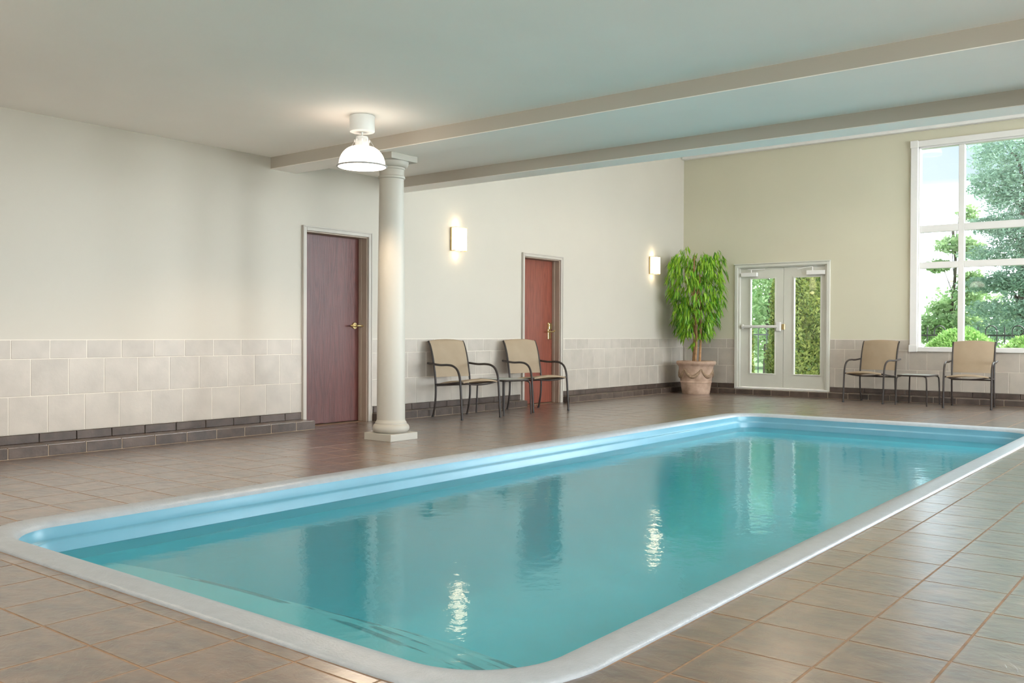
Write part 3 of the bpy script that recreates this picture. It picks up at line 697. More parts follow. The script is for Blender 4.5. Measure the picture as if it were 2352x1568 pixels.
# ------------------------------------------------------------------ windows
def window_y(name, W, cols, label):
    """tall window in the back wall; cols = mullion centres"""
    x0, x1, z0, z1 = W
    c = 0.10
    b = MB()      # casing on the room side, proud of the wall
    b.box(x0, L - 0.03, z0, x0 + c, L + 0.02, z1); b.box(x1 - c, L - 0.03, z0, x1, L + 0.02, z1)
    b.box(x0 + c, L - 0.03, z1 - c * 0.9, x1 - c, L + 0.02, z1); b.box(x0 + c, L - 0.03, z0, x1 - c, L + 0.02, z0 + 0.065)
    b.box(x0 - 0.012, L - 0.042, z0 - 0.006, x0 + c + 0.01, L - 0.02, z0 + 0.10); b.box(x0 - 0.006, L - 0.042, z1 - 0.10, x0 + c + 0.006, L - 0.02, z1 + 0.008)
    o = struct(b.build(name, M['white'], bevel=0.004), label)
    fx0, fx1, fz0, fz1 = x0 + c, x1 - c, z0 + 0.065, z1 - c * 0.9
    b = MB(); b.box(fx0 - 0.01, L + 0.02, z0 + 0.03, fx0 + 0.02, L + 0.15, z1 - 0.02); b.box(fx1 - 0.02, L + 0.02, z0 + 0.03, fx1 + 0.01, L + 0.15, z1 - 0.02)
    b.box(fx0, L + 0.02, fz1 - 0.02, fx1, L + 0.15, z1 - 0.02); b.box(fx0, L + 0.02, z0 + 0.03, fx1, L + 0.15, fz0 + 0.005)
    b.build('window_frame', M['white'], o, bevel=0.003)
    xs = [fx0 + 0.02] + [q for m_ in cols for q in (m_ - 0.04, m_ + 0.04)] + [fx1 - 0.02]
    zs = [fz0 + 0.005, 1.99, 2.085, 2.53, 2.635, fz1 - 0.02]
    for m_ in cols: MB().box(m_ - 0.04, L + 0.03, zs[0], m_ + 0.04, L + 0.12, zs[-1]).build('mullion', M['white'], o, bevel=0.004)
    for k in (1, 3):
        for i in range(0, len(xs), 2): MB().box(xs[i], L + 0.03, zs[k], xs[i + 1], L + 0.12, zs[k + 1]).build('transom_bar', M['white'], o, bevel=0.004)
    for i in range(0, len(xs), 2):
        for k in range(0, 6, 2): MB().box(xs[i] - 0.005, L + 0.078, zs[k] - 0.005, xs[i + 1] + 0.005, L + 0.084, zs[k + 1] + 0.005).build('pane', M['glass'], o)
    return o
window_y('window_1', W1, [4.487, 6.17], 'tall white framed window behind the right-hand chair')
window_y('window_2', W2, [7.94, 9.6], 'added tall white framed window nearer the right-hand wall, out of view')  # extra window added beyond the view to let in more light
def window_x(name, x, y0, y1, z0, z1, label, axis='x'):
    def bx(b, a0, a1, h0, h1, d0, d1):
        if axis == 'x': b.box(x + d0, a0, h0, x + d1, a1, h1)
        else: b.box(a0, x - d1, h0, a1, x - d0, h1)
    b = MB(); c = 0.09
    bx(b, y0, y0 + c, z0, z1, -0.03, 0.12); bx(b, y1 - c, y1, z0, z1, -0.03, 0.12); bx(b, y0 + c, y1 - c, z0, z0 + c, -0.03, 0.12); bx(b, y0 + c, y1 - c, z1 - c, z1, -0.03, 0.12)
    o = struct(b.build(name, M['white'], bevel=0.004), label)
    mid = (y0 + y1) / 2
    b = MB(); bx(b, mid - 0.04, mid + 0.04, z0 + c, z1 - c, 0.02, 0.1); b.build('mullion', M['white'], o, bevel=0.004)
    for a0, a1 in ((y0 + c, mid - 0.04), (mid + 0.04, y1 - c)):
        b = MB(); bx(b, a0, a1, z0 + c, z1 - c, 0.06, 0.066); b.build('pane', M['glass'], o)
    return o
for i, (a, c) in enumerate(RW): window_x('window_%d' % (3 + i), XR, a, c, 0.6, 2.5 if c < 7 else 3.9, 'white framed window in the right-hand wall, %s' % ('nearest the camera', 'second from the camera', 'first beyond the ceiling beams', 'nearest the end wall')[i])
window_x('window_7', YN, 3.4, 6.4, 0.6, 2.4, 'added white framed window in the unseen wall behind the camera', axis='y')  # added behind the camera as an opening for fill light

# ------------------------------------------------------------------ column
cc = (1.456, 6.055); co = empty('column', (cc[0], cc[1], 0)); tag(co, 'round cream column with torus base on a square plinth', 'column')
MB().box(-0.175, -0.175, 0, 0.175, 0.175, 0.066).build('plinth', M['column'], co, bevel=0.003)
prof = [(0.10, 0.066), (0.150, 0.067)] + [(0.135 + 0.036 * math.sin(t), 0.108 - 0.041 * math.cos(t)) for t in [math.pi * (0.1 + 0.8 * k / 12) for k in range(13)]] + [(0.146, 0.150), (0.146, 0.160), (0.137, 0.170), (0.133, 0.180), (0.131, 0.186)]
MB().lathe(prof, 48).build('base', M['column'], co, smooth=True, angle=35)
sh = [(0.131 - 0.018 * (k / 12) ** 1.6, 0.18 + (2.42 - 0.18) * k / 12) for k in range(13)]
MB().lathe(sh, 48).build('shaft', M['column'], co, smooth=True)
cp = [(0.113, 2.40), (0.113, 2.415), (0.124, 2.42), (0.127, 2.43), (0.124, 2.44), (0.115, 2.445), (0.115, 2.50), (0.122, 2.505), (0.122, 2.515)] + [(0.122 + 0.034 * math.sin(t), 2.52 + 0.045 * (1 - math.cos(t))) for t in [math.pi / 2 * k / 6 for k in range(7)]] + [(0.158, 2.575)]
cap = MB().lathe(cp, 48).build('capital', M['column'], co, smooth=True, angle=35)
MB().box(-0.17, -0.17, 2.574, 0.17, 0.17, BZ).build('abacus', M['column'], cap, bevel=0.003)

# ------------------------------------------------------------------ pendant lamps
def make_pendant(loc):
    r = empty('pendant_lamp', loc)          # origin at the ceiling
    MB().lathe([(0.098, -0.001), (0.102, -0.006), (0.102, -0.126), (0.098, -0.132), (0.085, -0.134)], 40).build('canopy', M['lampwhite'], r, smooth=True, angle=35)
    MB().tube([(0, 0, -0.13), (0, 0, -0.17)], 0.008, 10).build('stem', M['lampwhite'], r, smooth=True)
    nk = MB().lathe([(0.044, -0.168), (0.050, -0.172), (0.053, -0.20), (0.058, -0.215), (0.058, -0.25), (0.062, -0.256)], 32).build('neck', M['grime'], r, smooth=True, angle=35)
    for k in range(8):
        a = 2 * math.pi * k / 8
        MB().cbox((0.056 * math.cos(a), 0.056 * math.sin(a), -0.205), (0.012, 0.012, 0.022)).build('vent_slot', M['lampwhite'], nk)
    dome = [(0.056, -0.250)] + [(0.056 + (0.188 - 0.056) * math.sin(t), -0.405 + 0.155 * math.cos(t)) for t in [math.pi / 2 * (0.12 + 0.88 * k / 14) for k in range(15)]] + [(0.192, -0.415)]
    inner = [(p[0] - 0.004, p[1] - 0.003) for p in dome][::-1]
    MB().lathe(dome + inner, 48, cap=False).build('shade', M['dome'], r, smooth=True, angle=60)
    rim = MB().tube([(0.200 * math.cos(2 * math.pi * k / 48), 0.200 * math.sin(2 * math.pi * k / 48), -0.412) for k in range(48)], 0.0065, 8, close=True).build('rim', M['rimgrey'], r, smooth=True)
    for a in (0.66 + 2.9, 0.66 - 0.15, 0.66 + 1.2):
        MB().tube([(0.05 * math.cos(a), 0.05 * math.sin(a), -0.175), (0.2 * math.cos(a), 0.2 * math.sin(a), -0.412)], 0.0024, 6).build('guy_wire', M['rimgrey'], r, smooth=True)
    MB().lathe([(0.0005, -0.404), (0.186, -0.404), (0.186, -0.41), (0.0005, -0.41)], 40, cap=False).build('lens', M['lens'], r)
    ld = bpy.data.lights.new('pendant_bulb', 'SPOT'); ld.spot_size = math.radians(148); ld.spot_blend = 0.4; ld.energy = LAMP_W; ld.color = (1.0, 0.80, 0.60); ld.shadow_soft_size = 0.10
    lo = bpy.data.objects.new('bulb', ld); col.objects.link(lo); lo.parent = r; lo.location = (0, 0, -0.425)
    return r
p0 = make_pendant((2.043, 5.144, CZ)); tag(p0, 'white dome pendant lamp hanging in front of the column', 'pendant lamp', 'dome pendant lamps')
for (x, y, z, lb) in [(2.04, 1.35, CZ, 'dome pendant lamp over the deck by the long wall, left of the view'), (5.7, 0.6, CZ, 'dome pendant lamp over the near end of the pool'),
                      (8.5, 5.14, CZ, 'dome pendant lamp over the right-hand deck'), (8.9, 0.3, CZ, 'dome pendant lamp over the near right corner of the deck'),
                      (3.2, 11.2, CZH, 'added unseen dome pendant lamp on the raised ceiling near the long wall'), (7.6, 11.2, CZH, 'added unseen dome pendant lamp on the raised ceiling near the right-hand wall')]:  # raised-ceiling pair added out of view to brighten the far half
    c = copy_tree(p0); c.location = (x, y, z); c['label'] = lb

# ------------------------------------------------------------------ sconces
def make_sconce(y, z, label):
    r = empty('wall_sconce', (0, y, z)); tag(r, label, 'wall lamp', 'wall sconces')
    MB().box(-PAINT, -0.095, -0.135, 0.012, 0.095, 0.135).build('back_plate', M['brass'], r, bevel=0.002)
    MB().box(0.012, -0.098, -0.140, 0.098, 0.098, 0.140).build('shade', M['shade'], r, bevel=0.006, bseg=2)
    b = MB()
    for zz in (-0.146, 0.140): b.box(0.0, -0.103, zz, 0.102, -0.097, zz + 0.006); b.box(0.0, 0.097, zz, 0.102, 0.103, zz + 0.006); b.box(0.097, -0.097, zz, 0.103, 0.097, zz + 0.006)
    b.box(0.0, -0.1015, -0.14, 0.02, -0.098, 0.14); b.box(0.0, 0.098, -0.14, 0.02, 0.1015, 0.14)
    b.build('frame', M['brass'], r)
    ld = bpy.data.lights.new('sconce_bulb', 'POINT'); ld.energy = SCONCE_W * 0.5; ld.color = (1.0, 0.80, 0.52); ld.shadow_soft_size = 0.04
    for zz in (0.2, -0.2):
        lo = bpy.data.objects.new('bulb', ld); col.objects.link(lo); lo.parent = r; lo.location = (0.055, 0, zz)
    return r
make_sconce(8.60, 2.158, 'lit box wall sconce above the two chairs by the long wall')
make_sconce(13.53, 2.135, 'lit box wall sconce beside the tall potted plant')

# ------------------------------------------------------------------ chairs and tables
def make_chair():
    r = empty('sling_chair', (0, 0, 0))     # faces +x, origin on the floor
    hw = 0.265
    for s in (-1, 1):
        y = s * hw
        up = smooth_path([(-0.275, y, 0.0), (-0.245, y, 0.10), (-0.222, y, 0.24), (-0.222, y, 0.40), (-0.245, y, 0.55), (-0.285, y, 0.72), (-0.33, y, 0.84), (-0.365, y, 0.895)], 5)
        MB().tube(up, 0.0125, 8).build('back_upright', M['frame'], r, smooth=True)
        ya = s * (hw + 0.028)
        fl = smooth_path([(0.300, ya, 0.0), (0.285, ya, 0.20), (0.268, ya, 0.40), (0.250, ya, 0.50), (0.205, ya, 0.575), (0.13, ya, 0.612), (0.03, ya, 0.622), (-0.12, ya, 0.618), (-0.34, ya, 0.634)], 5)
        MB().tube(fl, 0.0135, 8).build('arm_leg', M['frame'], r, smooth=True)
        MB().tube(smooth_path([(-0.222, y, 0.385), (-0.05, y, 0.395), (0.15, y, 0.418), (0.268, y, 0.428)], 4), 0.011, 8).build('seat_rail', M['frame'], r, smooth=True)
        MB().tube([(0.268, y - s * 0.01, 0.428), (0.268, ya, 0.425)], 0.01, 8).build('rail_bracket', M['frame'], r, smooth=True)
    def bar(x, z, dip, rr, name):
        MB().tube([(x, -hw + 2 * hw * k / 10, z - dip * (1 - (2 * k / 10 - 1) ** 2)) for k in range(11)], rr, 8).build(name, M['frame'], r, smooth=True)
    bar(0.27, 0.425, 0.03, 0.010, 'front_rail'); bar(-0.215, 0.372, 0.0, 0.009, 'rear_stretcher')
    # slings: grids with thickness, sagging between the rails
    def sheet(path, sag, name, nw=8, t=0.006):
        b = MB(); pts = smooth_path(path, 4); n = len(pts); nrm = []
        for i in range(n):
            d = (pts[min(i + 1, n - 1)] - pts[max(i - 1, 0)]).normalized(); nrm.append(Vector((-d.z, 0, d.x)))
        for side in (0, 1):
            for i, p in enumerate(pts):
                for k in range(nw + 1):
                    u = 2 * k / nw - 1; q = p + nrm[i] * (-sag * (1 - u * u) + (t if side else 0)); b.v.append((q.x, (hw - 0.004) * u, q.z))
        W = nw + 1; o = n * W
        for i in range(n - 1):
            for k in range(nw):
                a = i * W + k; b.f.append((a, a + 1, a + W + 1, a + W)); b.f.append((o + a, o + a + W, o + a + W + 1, o + a + 1))
        for i in range(n - 1):
            for k in (0, nw):
                a = i * W + k; b.f.append((a, a + W, o + a + W, o + a))
        for k in range(nw):
            for i in (0, n - 1):
                a = i * W + k; b.f.append((a, a + 1, o + a + 1, o + a))
        return b.build(name, M['sling'], r, smooth=True)
    sheet([(0.285, 0, 0.420), (0.262, 0, 0.434), (0.15, 0, 0.424), (-0.05, 0, 0.40), (-0.19, 0, 0.392)], 0.03, 'seat')
    sheet([(-0.228, 0, 0.47), (-0.245, 0, 0.56), (-0.280, 0, 0.72), (-0.322, 0, 0.84), (-0.355, 0, 0.895), (-0.38, 0, 0.892)], 0.022, 'backrest')
    for s in (-1, 1):
        for (x, y) in ((0.300, s * (hw + 0.028)), (-0.275, s * hw)): MB().tube([(x, y, 0), (x, y, 0.014)], 0.0155, 10).build('foot_cap', M['iron'], r, smooth=True)
    return r
def make_table():
    r = empty('side_table', (0, 0, 0)); hx, hy, h = 0.255, 0.205, 0.43
    n = 4; poly = []
    for (cx, cy, a) in ((hx - .05, hy - .05, 0), (-hx + .05, hy - .05, .5), (-hx + .05, -hy + .05, 1), (hx - .05, -hy + .05, 1.5)): poly += arc_pts(cx, cy, 0.05, a * math.pi, (a + .5) * math.pi, n)
    MB().prism([(x * .985, y * .985) for x, y in poly], h - 0.012, h).build('table_top', M['frost'], r, bevel=0.002)
    MB().tube([(x, y, h - 0.010) for x, y in poly], 0.012, 8, close=True).build('rim', M['frame'], r, smooth=True)
    for sx in (-1, 1):
        for sy in (-1, 1):
            MB().tube(smooth_path([(sx * (hx - .03), sy * (hy - .05), h - 0.016), (sx * (hx + .005), sy * (hy - .01), h - 0.035), (sx * (hx + .014), sy * hy, h - 0.10), (sx * (hx + .018), sy * (hy + .004), h - .25), (sx * (hx + .022), sy * (hy + .008), 0)], 4), 0.0105, 8).build('leg', M['frame'], r, smooth=True)
    return r
ch0 = make_chair(); tag(ch0, 'tan sling armchair against the long wall, nearest the column', 'chair', 'sling armchairs')
ch0.location = (0.475, 8.235, 0); ch0.rotation_euler.z = math.radians(-9)
def chair_at(x, y, a, label):
    c = copy_tree(ch0); c.location = (x, y, 0); c.rotation_euler.z = math.radians(a); c['label'] = label; return c
chair_at(0.50, 9.62, -14, 'tan sling armchair standing in front of the red oak door')
chair_at(3.43, 13.98, -96, 'tan sling armchair near the glass doors, left of the small table')
chair_at(4.80, 13.82, -86, 'tan sling armchair below the tall window, right of the small table')
tb0 = make_table(); tag(tb0, 'small dark framed side table between the chairs by the long wall', 'side table', 'small side tables')
tb0.location = (0.51, 8.925, 0); tb0.rotation_euler.z = math.radians(-13)
tb = copy_tree(tb0); tb.location = (4.10, 13.90, 0); tb.rotation_euler.z = math.radians(-94); tb['label'] = 'small dark framed side table below the tall window'

# ------------------------------------------------------------------ foliage helpers
rng = np.random.default_rng(3)
def quads_mesh(name, c, d, n, length, width, mt, fold=0.0):
    """leaf rhombi: centre c, along d, normal n"""
    k = len(c); d = d / np.linalg.norm(d, axis=1, keepdims=True); s = np.cross(d, n); s /= np.linalg.norm(s, axis=1, keepdims=True) + 1e-9
    up = np.cross(s, d)
    le = np.asarray(length).reshape(-1, 1) * np.ones((k, 1)); wi = np.asarray(width).reshape(-1, 1) * np.ones((k, 1))
    v = np.empty((k, 4, 3)); v[:, 0] = c - d * le / 2; v[:, 1] = c + s * wi / 2 - d * le * 0.05 + up * fold * wi; v[:, 2] = c + d * le / 2; v[:, 3] = c - s * wi / 2 - d * le * 0.05 + up * fold * wi
    me = bpy.data.meshes.new(name); me.vertices.add(4 * k); me.vertices.foreach_set('co', v.ravel())
    me.loops.add(4 * k); me.loops.foreach_set('vertex_index', np.arange(4 * k)); me.polygons.add(k); me.polygons.foreach_set('loop_start', np.arange(0, 4 * k, 4)); me.polygons.foreach_set('loop_total', np.full(k, 4))
    me.update(); me.validate(); me.materials.append(mt); return me
def rdir(k): 
    v = rng.normal(size=(k, 3)); return v / np.linalg.norm(v, axis=1, keepdims=True)
def trunk(parent, pts, rad, mt, name='trunk'): return MB().tube(smooth_path(pts, 4), [rad[0] + (rad[1] - rad[0]) * i / ((len(pts) - 1) * 4) for i in range((len(pts) - 1) * 4 + 1)], 8).build(name, mt, parent, smooth=True)

# ------------------------------------------------------------------ potted plant
pt = empty('potted_ficus', (0.56, 14.03, 0)); tag(pt, 'tall weeping ficus with long drooping leaves in a terracotta pot', 'potted plant')
pp = [(0.10, 0.0), (0.222, 0.0), (0.228, 0.01), (0.245, 0.12), (0.254, 0.185), (0.262, 0.19), (0.262, 0.21), (0.256, 0.216), (0.268, 0.30), (0.280, 0.40), (0.286, 0.455), (0.300, 0.475), (0.318, 0.49), (0.328, 0.51), (0.326, 0.535), (0.312, 0.548), (0.285, 0.55), (0.272, 0.53), (0.265, 0.49)]
pot = MB().lathe(pp, 48, cap=False).build('pot', M['pot'], pt, smooth=True, angle=50)
MB().lathe([(0.0005, 0.495), (0.15, 0.50), (0.268, 0.49)], 32, cap=False).build('soil', M['soil'], pt)
for k in range(6):
    a0 = 2 * math.pi * k / 6 + 0.25; a1 = a0 + 2 * math.pi / 6; g = []; rr_ = []
    for i in range(13):
        u = i / 12; a = a0 + (a1 - a0) * u; z = 0.42 - 0.13 * (1 - (2 * u - 1) ** 2); g.append((0.5 * math.cos(a), 0.5 * math.sin(a), z)); rr_.append(0.014 + 0.02 * (1 - (2 * u - 1) ** 2))
    g = [(x * (0.258 + 0.075 * (z - 0.2)) / 0.5, y * (0.258 + 0.075 * (z - 0.2)) / 0.5, z) for x, y, z in g]
    MB().tube(g, rr_, 8).build('garland', M['garland'], pot, smooth=True)
for dx, dy, tx, ty, h in ((-0.06, 0.02, -0.05, 0.02, 2.30), (0.0, -0.03, -0.10, -0.05, 2.05), (0.05, 0.03, 0.06, 0.0, 2.0), (-0.03, -0.02, 0.02, 0.05, 1.8)):
    MB().tube(smooth_path([(dx, dy, 0.49), (dx + 0.02, dy, 1.0), (dx * .6 + tx * .4, dy, 1.5), (tx, ty, h)], 5), [0.022 - 0.010 * i / 15 for i in range(16)], 8).build('cane', M['cane'], pt, smooth=True)
# hanging sprays of long leaves
def ficus_leaves(n_spray):
    C, D_, Nn, Ln = [], [], [], []
    for _ in range(n_spray):
        z = rng.uniform(0.98, 2.38); f = (z - 0.9) / 1.5
        R = 0.30 + 0.17 * math.sin(min(max(f, 0), 1) * math.pi * 0.62) + (0.03 if f > .6 else 0)
        a = rng.uniform(0, 2 * math.pi); rr_ = R * math.sqrt(rng.uniform(0.15, 1.0))
        if f > 0.93: rr_ *= 0.75
        bx_, by_ = rr_ * math.cos(a), rr_ * math.sin(a)
        if by_ > 0.36: by_ = 0.36
        if bx_ < -0.40: bx_ = -0.40
        for _k in range(rng.integers(5, 9)):
            aa = a + rng.normal(0, 0.9); dr = np.array([math.cos(aa) * 0.55, math.sin(aa) * 0.55, -rng.uniform(0.5, 1.6)]); dr /= np.linalg.norm(dr)
            ln = rng.uniform(0.10, 0.19); c = np.array([bx_, by_, z]) + rng.normal(0, 0.025, 3) + dr * ln / 2
            nn = np.array([math.cos(aa), math.sin(aa), 0.7]) + rng.normal(0, 0.35, 3)
            C.append(c); D_.append(dr); Nn.append(nn); Ln.append(ln)
    return np.array(C), np.array(D_), np.array(Nn), np.array(Ln)
C, D_, Nn, Ln = ficus_leaves(430)
# a few sprays reaching towards the sconce and low on the canes
ex = []
for (x, y, z) in [(-0.43, -0.12, 2.18), (-0.40, -0.2, 2.2), (-0.36, -0.16, 2.28), (-0.3, -0.2, 2.33), (-0.02, -0.05, 0.86), (-0.05, -0.08, 0.80), (0.42, -0.05, 1.72), (0.40, 0.0, 1.85), (-0.2, -0.1, 2.42), (-0.12, -0.1, 2.45)]:
    for _k in range(9):
        aa = rng.uniform(0, 6.28); dr = np.array([math.cos(aa) * .5, math.sin(aa) * .5, -rng.uniform(.4, 1.5)]); dr /= np.linalg.norm(dr); ln = rng.uniform(.09, .16)
        ex.append((np.array([x, y, z]) + rng.normal(0, .02, 3) + dr * ln / 2, dr, np.array([math.cos(aa), math.sin(aa), .7]), ln))
C = np.vstack([C] + [e[0][None] for e in ex]); D_ = np.vstack([D_] + [e[1][None] for e in ex]); Nn = np.vstack([Nn] + [e[2][None] for e in ex]); Ln = np.concatenate([Ln, [e[3] for e in ex]])
toward = np.array([CAM.x - 0.56, CAM.y - 14.03, 0]); toward /= np.linalg.norm(toward)
C[:, 0] = np.maximum(C[:, 0], -0.44); C[:, 1] = np.minimum(C[:, 1], 0.47)
order = np.argsort(-(C @ toward))[:296]; mask = np.zeros(len(C), bool); mask[order] = True
lm_ = MB(); lm_.v = [(0, 0, 0), (0.10, -0.3, -0.0), (0.085, -0.55, -0.02), (0, -1.0, -0.16), (-0.085, -0.55, -0.02), (-0.10, -0.3, 0), (0, -0.3, 0.03), (0, -0.55, 0.01)]
lm_.f = [(0, 1, 6), (1, 2, 7, 6), (2, 3, 7), (0, 6, 5), (6, 7, 4, 5), (7, 3, 4)]
lmesh = lm_.mesh('leaf', M['leaf'], smooth=True)
for i in order:
    d = Vector(D_[i]); n = Vector(Nn[i]); s = d.cross(n).normalized(); n = s.cross(d)
    R_ = Matrix((s, -d, n)).transposed().to_4x4(); o = link('leaf', lmesh, pt); o.matrix_local = Matrix.Translation(Vector(C[i]) - d * Ln[i] / 2) @ R_ @ Matrix.Diagonal((Ln[i] * 0.95, Ln[i], Ln[i], 1))
fo = link('foliage', quads_mesh('foliage', C[~mask], D_[~mask], Nn[~mask], Ln[~mask], Ln[~mask] * 0.17, M['leaf'], 0.15), pt); fo['kind'] = 'stuff'

# ------------------------------------------------------------------ outdoors
struct(MB().box(-40, L + TH, -0.25, 60, 70, -0.15).build('ground_lawn', M['lawn']), 'lawn outside the end wall')
struct(MB().box(0.2, L + TH, -0.15, 3.2, 17.2, -0.10).build('ground_path', M['road']), 'pale paved landing outside the glass doors')
# iron fence with hooped tops
fe = empty('iron_fence', (0, 19.6, -0.15)); tag(fe, 'black iron garden fence with hooped tops beyond the window', 'fence')
FH = 1.33
for z in (0.12, FH - 0.20): MB().box(-4.5, -0.012, z, 9.5, 0.012, z + 0.03).build('rail', M['iron'], fe)
pk = MB().tube([(0, 0, 0.05), (0, 0, FH - 0.02)], 0.011, 6).mesh('picket', M['iron'])
hp = MB().tube([(0, 0, 0.05), (0, 0, FH - 0.10)] + [(0.10 - 0.10 * math.cos(t), 0, FH - 0.10 + 0.10 * math.sin(t)) for t in [math.pi * k / 8 for k in range(1, 8)]] + [(0.2, 0, FH - 0.10), (0.2, 0, 0.05)], 0.011, 6).mesh('hoop_picket', M['iron'])
x = -4.4
while x < 9.2:
    link('hoop_picket', hp, fe, (x, 0, 0)); link('picket', pk, fe, (x + 0.33, 0, 0)); x += 0.46

def arborvitae(x, y, h, r, n, label, sc=1.0):
    a = empty('arborvitae', (x, y, -0.15)); tag(a, label, 'shrub', 'columnar arborvitae outside')
    trunk(a, [(0, 0, 0), (0, 0, h * .5), (0, 0, h * .9)], (0.06, 0.02), M['bark'])
    z = rng.uniform(0.02, 1, n); an = rng.uniform(0, 2 * np.pi, n); prof_ = np.minimum(1, (1 - z) * 2.2 + 0.05) * (0.85 + 0.15 * np.sin(z * 9))
    rr_ = r * prof_ * (1 - 0.35 * rng.uniform(0, 1, n) ** 2) * (0.9 + 0.1 * np.sin(an * 5 + z * 14))
    c = np.stack([rr_ * np.cos(an), rr_ * np.sin(an), z * h], 1); d = np.stack([np.cos(an) * .5, np.sin(an) * .5, np.ones(n) * .45], 1) + rng.normal(0, .7, (n, 3))
    nn = np.stack([np.cos(an), np.sin(an), np.zeros(n)], 1) + rng.normal(0, .5, (n, 3))
    link('foliage', quads_mesh('foliage', c, d, nn, rng.uniform(.07, .13, n) * sc, rng.uniform(.025, .05, n) * sc, M['arbor']), a)['kind'] = 'stuff'
    return a
arborvitae(1.32, 17.3, 3.6, 0.50, 24000, 'dense arborvitae filling the right glass door pane')
arborvitae(-0.24, 17.5, 3.2, 0.33, 11000, 'arborvitae at the left edge of the left glass door pane')
arborvitae(0.06, 18.9, 2.9, 0.30, 11000, 'arborvitae behind the fence side of the left glass door pane')
arborvitae(3.33, 16.2, 2.45, 0.27, 11000, 'narrow arborvitae at the left edge of the tall window')

def globe(x, y, r, h, n, label):
    a = empty('globe_shrub', (x, y, -0.15)); tag(a, label, 'shrub', 'rounded shrubs below the window')
    trunk(a, [(0, 0, 0), (0.02, 0, h * .3), (0, 0, h * .6)], (0.04, 0.015), M['bark'])
    d = rdir(n); d[:, 2] = np.abs(d[:, 2]) * np.where(rng.uniform(size=n) < .8, 1, -1); rr_ = 0.72 + 0.28 * np.sqrt(rng.uniform(0, 1, n)) + 0.06 * np.sin(d[:, 0] * 9) * np.cos(d[:, 1] * 8 + d[:, 2] * 6)
    c = d * rr_[:, None] * np.array([r, r, h / 2]) + np.array([0, 0, h / 2])
    link('foliage', quads_mesh('foliage', c, d + rng.normal(0, .5, (n, 3)), rdir(n), rng.uniform(.05, .09, n), rng.uniform(.02, .035, n), M['globe']), a)['kind'] = 'stuff'
globe(3.93, 17.4, 0.62, 1.27, 9000, 'rounded bright green shrub behind the window mullion')
globe(5.22, 16.35, 0.60, 1.17, 9000, 'rounded bright green shrub behind the right-hand chair')
globe(3.22, 18.4, 0.25, 1.02, 3000, 'small rounded green shrub at the left window edge')
globe(6.7, 17.4, 0.6, 1.2, 5000, 'rounded bright green shrub farthest right below the window')

def tree(name, x, y, h, blobs, n, mt, label, size=(.16, .30), tr=0.16, trunk_bend=0.2, wd=0.45):
    """blobs: (dx, dy, z, rx, rz, share)"""
    a = empty(name, (x, y, -0.15)); tag(a, label, 'tree', 'trees beyond the fence')
    tk = trunk(a, [(0, 0, 0), (trunk_bend * .3, 0, h * .35), (trunk_bend, .1, h * .7), (trunk_bend * .6, 0, h * .95)], (tr, 0.04), M['bark'])
    tot = sum(q[5] for q in blobs); Cs = []
    for (dx, dy, z, rx, rz, sh_) in blobs:
        k = int(n * sh_ / tot); d = rdir(k); r_ = rng.uniform(0.1, 1, k) ** 0.45
        lump = 1 + 0.22 * np.sin(d[:, 0] * 7 + dx * 3) * np.cos(d[:, 2] * 8 + z)
        Cs.append(d * (r_ * lump)[:, None] * np.array([rx, rx, rz]) + np.array([dx, dy, z]))
        MB().tube(smooth_path([(trunk_bend * z / h, 0, max(z * 0.9 - 0.5, 0.4)), (dx * .5, dy * .5, z * .97), (dx, dy, z)], 3), [0.05 * tr / 0.16 * (1 - .1 * i) for i in range(7)], 6).build('branch', M['bark'], tk, smooth=True)
    c = np.vstack(Cs); k = len(c)
    link('foliage', quads_mesh('foliage', c, rdir(k) * np.array([1, 1, .6]), rdir(k) + np.array([0, 0, .5]), rng.uniform(size[0], size[1], k), rng.uniform(size[0], size[1], k) * wd, mt), a)['kind'] = 'stuff'
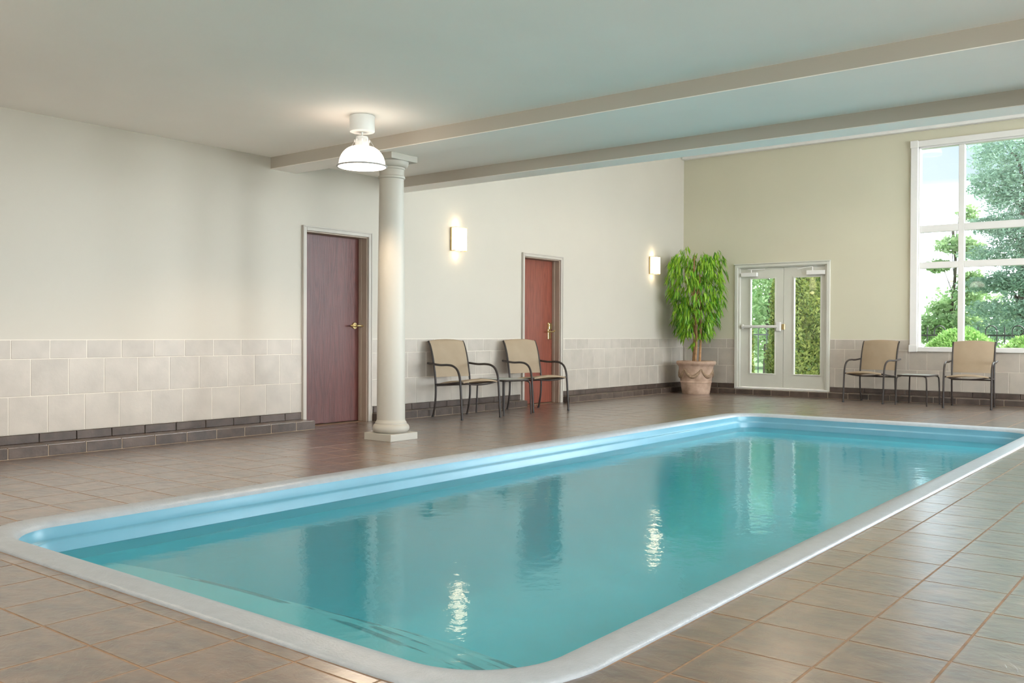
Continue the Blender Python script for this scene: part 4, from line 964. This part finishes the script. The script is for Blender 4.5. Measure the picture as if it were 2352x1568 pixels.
tree('spruce_tree', 3.5, 26.0, 8.2, [(-.15, 0, 6.7, 1.0, .7, 1.2), (-.3, 0, 5.75, 1.0, .6, 1.4), (-.55, -.2, 4.95, .75, .45, 1.1), (-.1, .2, 4.5, .9, .4, 1.0), (-.55, .1, 3.95, .85, .28, 1.0), (.1, -.3, 3.7, .9, .4, 1.0), (-.25, 0, 3.2, 1.1, .34, 1.3), (-.6, -.1, 2.45, .8, .24, .8), (.05, -.3, 2.5, .9, .4, 1.1), (-.2, 0, 1.8, 1.2, .30, 1.1), (-.1, -.4, 1.3, 1.1, .3, .8), (1.2, 0, 5.2, 1.0, .8, 1.1), (1.3, 0, 3.4, 1.2, .6, 1.1), (1.2, 0, 1.9, 1.0, .4, .8)],
     46000, M['spruce'], 'large blue-green spruce filling the right side of the tall window', (.07, .16), 0.17, 0.1, 0.28)
tree('young_maple', 1.2, 28.6, 4.4, [(.5, 0, 4.6, .3, .25, .35), (.15, 0, 3.75, .55, .26, .9), (.6, 0, 3.55, .4, .3, .6), (-.3, 0, 3.15, .4, .2, .5), (.6, 0, 2.75, .4, .25, .5), (.5, 0, 2.25, .45, .3, .8), (-.2, 0, 1.95, .4, .2, .4), (-.1, 0, 1.55, .65, .26, .9), (.55, 0, 1.4, .5, .3, .8), (-.55, 0, 1.2, .45, .3, .7)],
     8500, M['maple'], 'airy light green maple seen through the left window column', (.09, .18), 0.05, 0.15)
tree('backdrop_tree', -2.6, 24.5, 4.5, [(0, 0, 3.2, 1.0, .8, 1), (.3, 0, 2.2, .8, .7, 1), (-.2, 0, 1.3, .9, .7, 1)], 3600, M['maple'], 'pale yellow-green tree seen through the left glass door', (.12, .22), 0.07)
for i, (x, y, h, lb) in enumerate([(-9.5, 33, 5.0, 'leafy background tree seen through the glass doors'), (-0.6, 40, 3.4, 'low background tree far behind the fence at the left window edge'), (1.6, 46, 3.3, 'low background tree far behind the spruce'), (7.2, 36, 6.0, 'tall background tree right of the spruce'), (-5.2, 31, 4.2, 'leafy background tree behind the arborvitae')]):
    tree('backdrop_tree', x, y, h, [(0, 0, h * .75, 1.5, h * .22, 1), (.9, 0, h * .5, 1.5, h * .25, 1), (-.9, 0, h * .45, 1.4, h * .25, 1), (.2, 0, h * .22, 1.9, h * .2, 1)], 3000, M['maple'], lb, (.18, .36), 0.12)
struct(MB().box(XR + TH, -30, -0.25, 60, L + TH, -0.15).build('ground_side', M['lawn']), 'lawn outside the right-hand wall')
struct(MB().box(-40, -40, -0.25, XR + TH, YN - TH, -0.15).build('ground_near', M['lawn']), 'lawn outside the wall behind the camera')
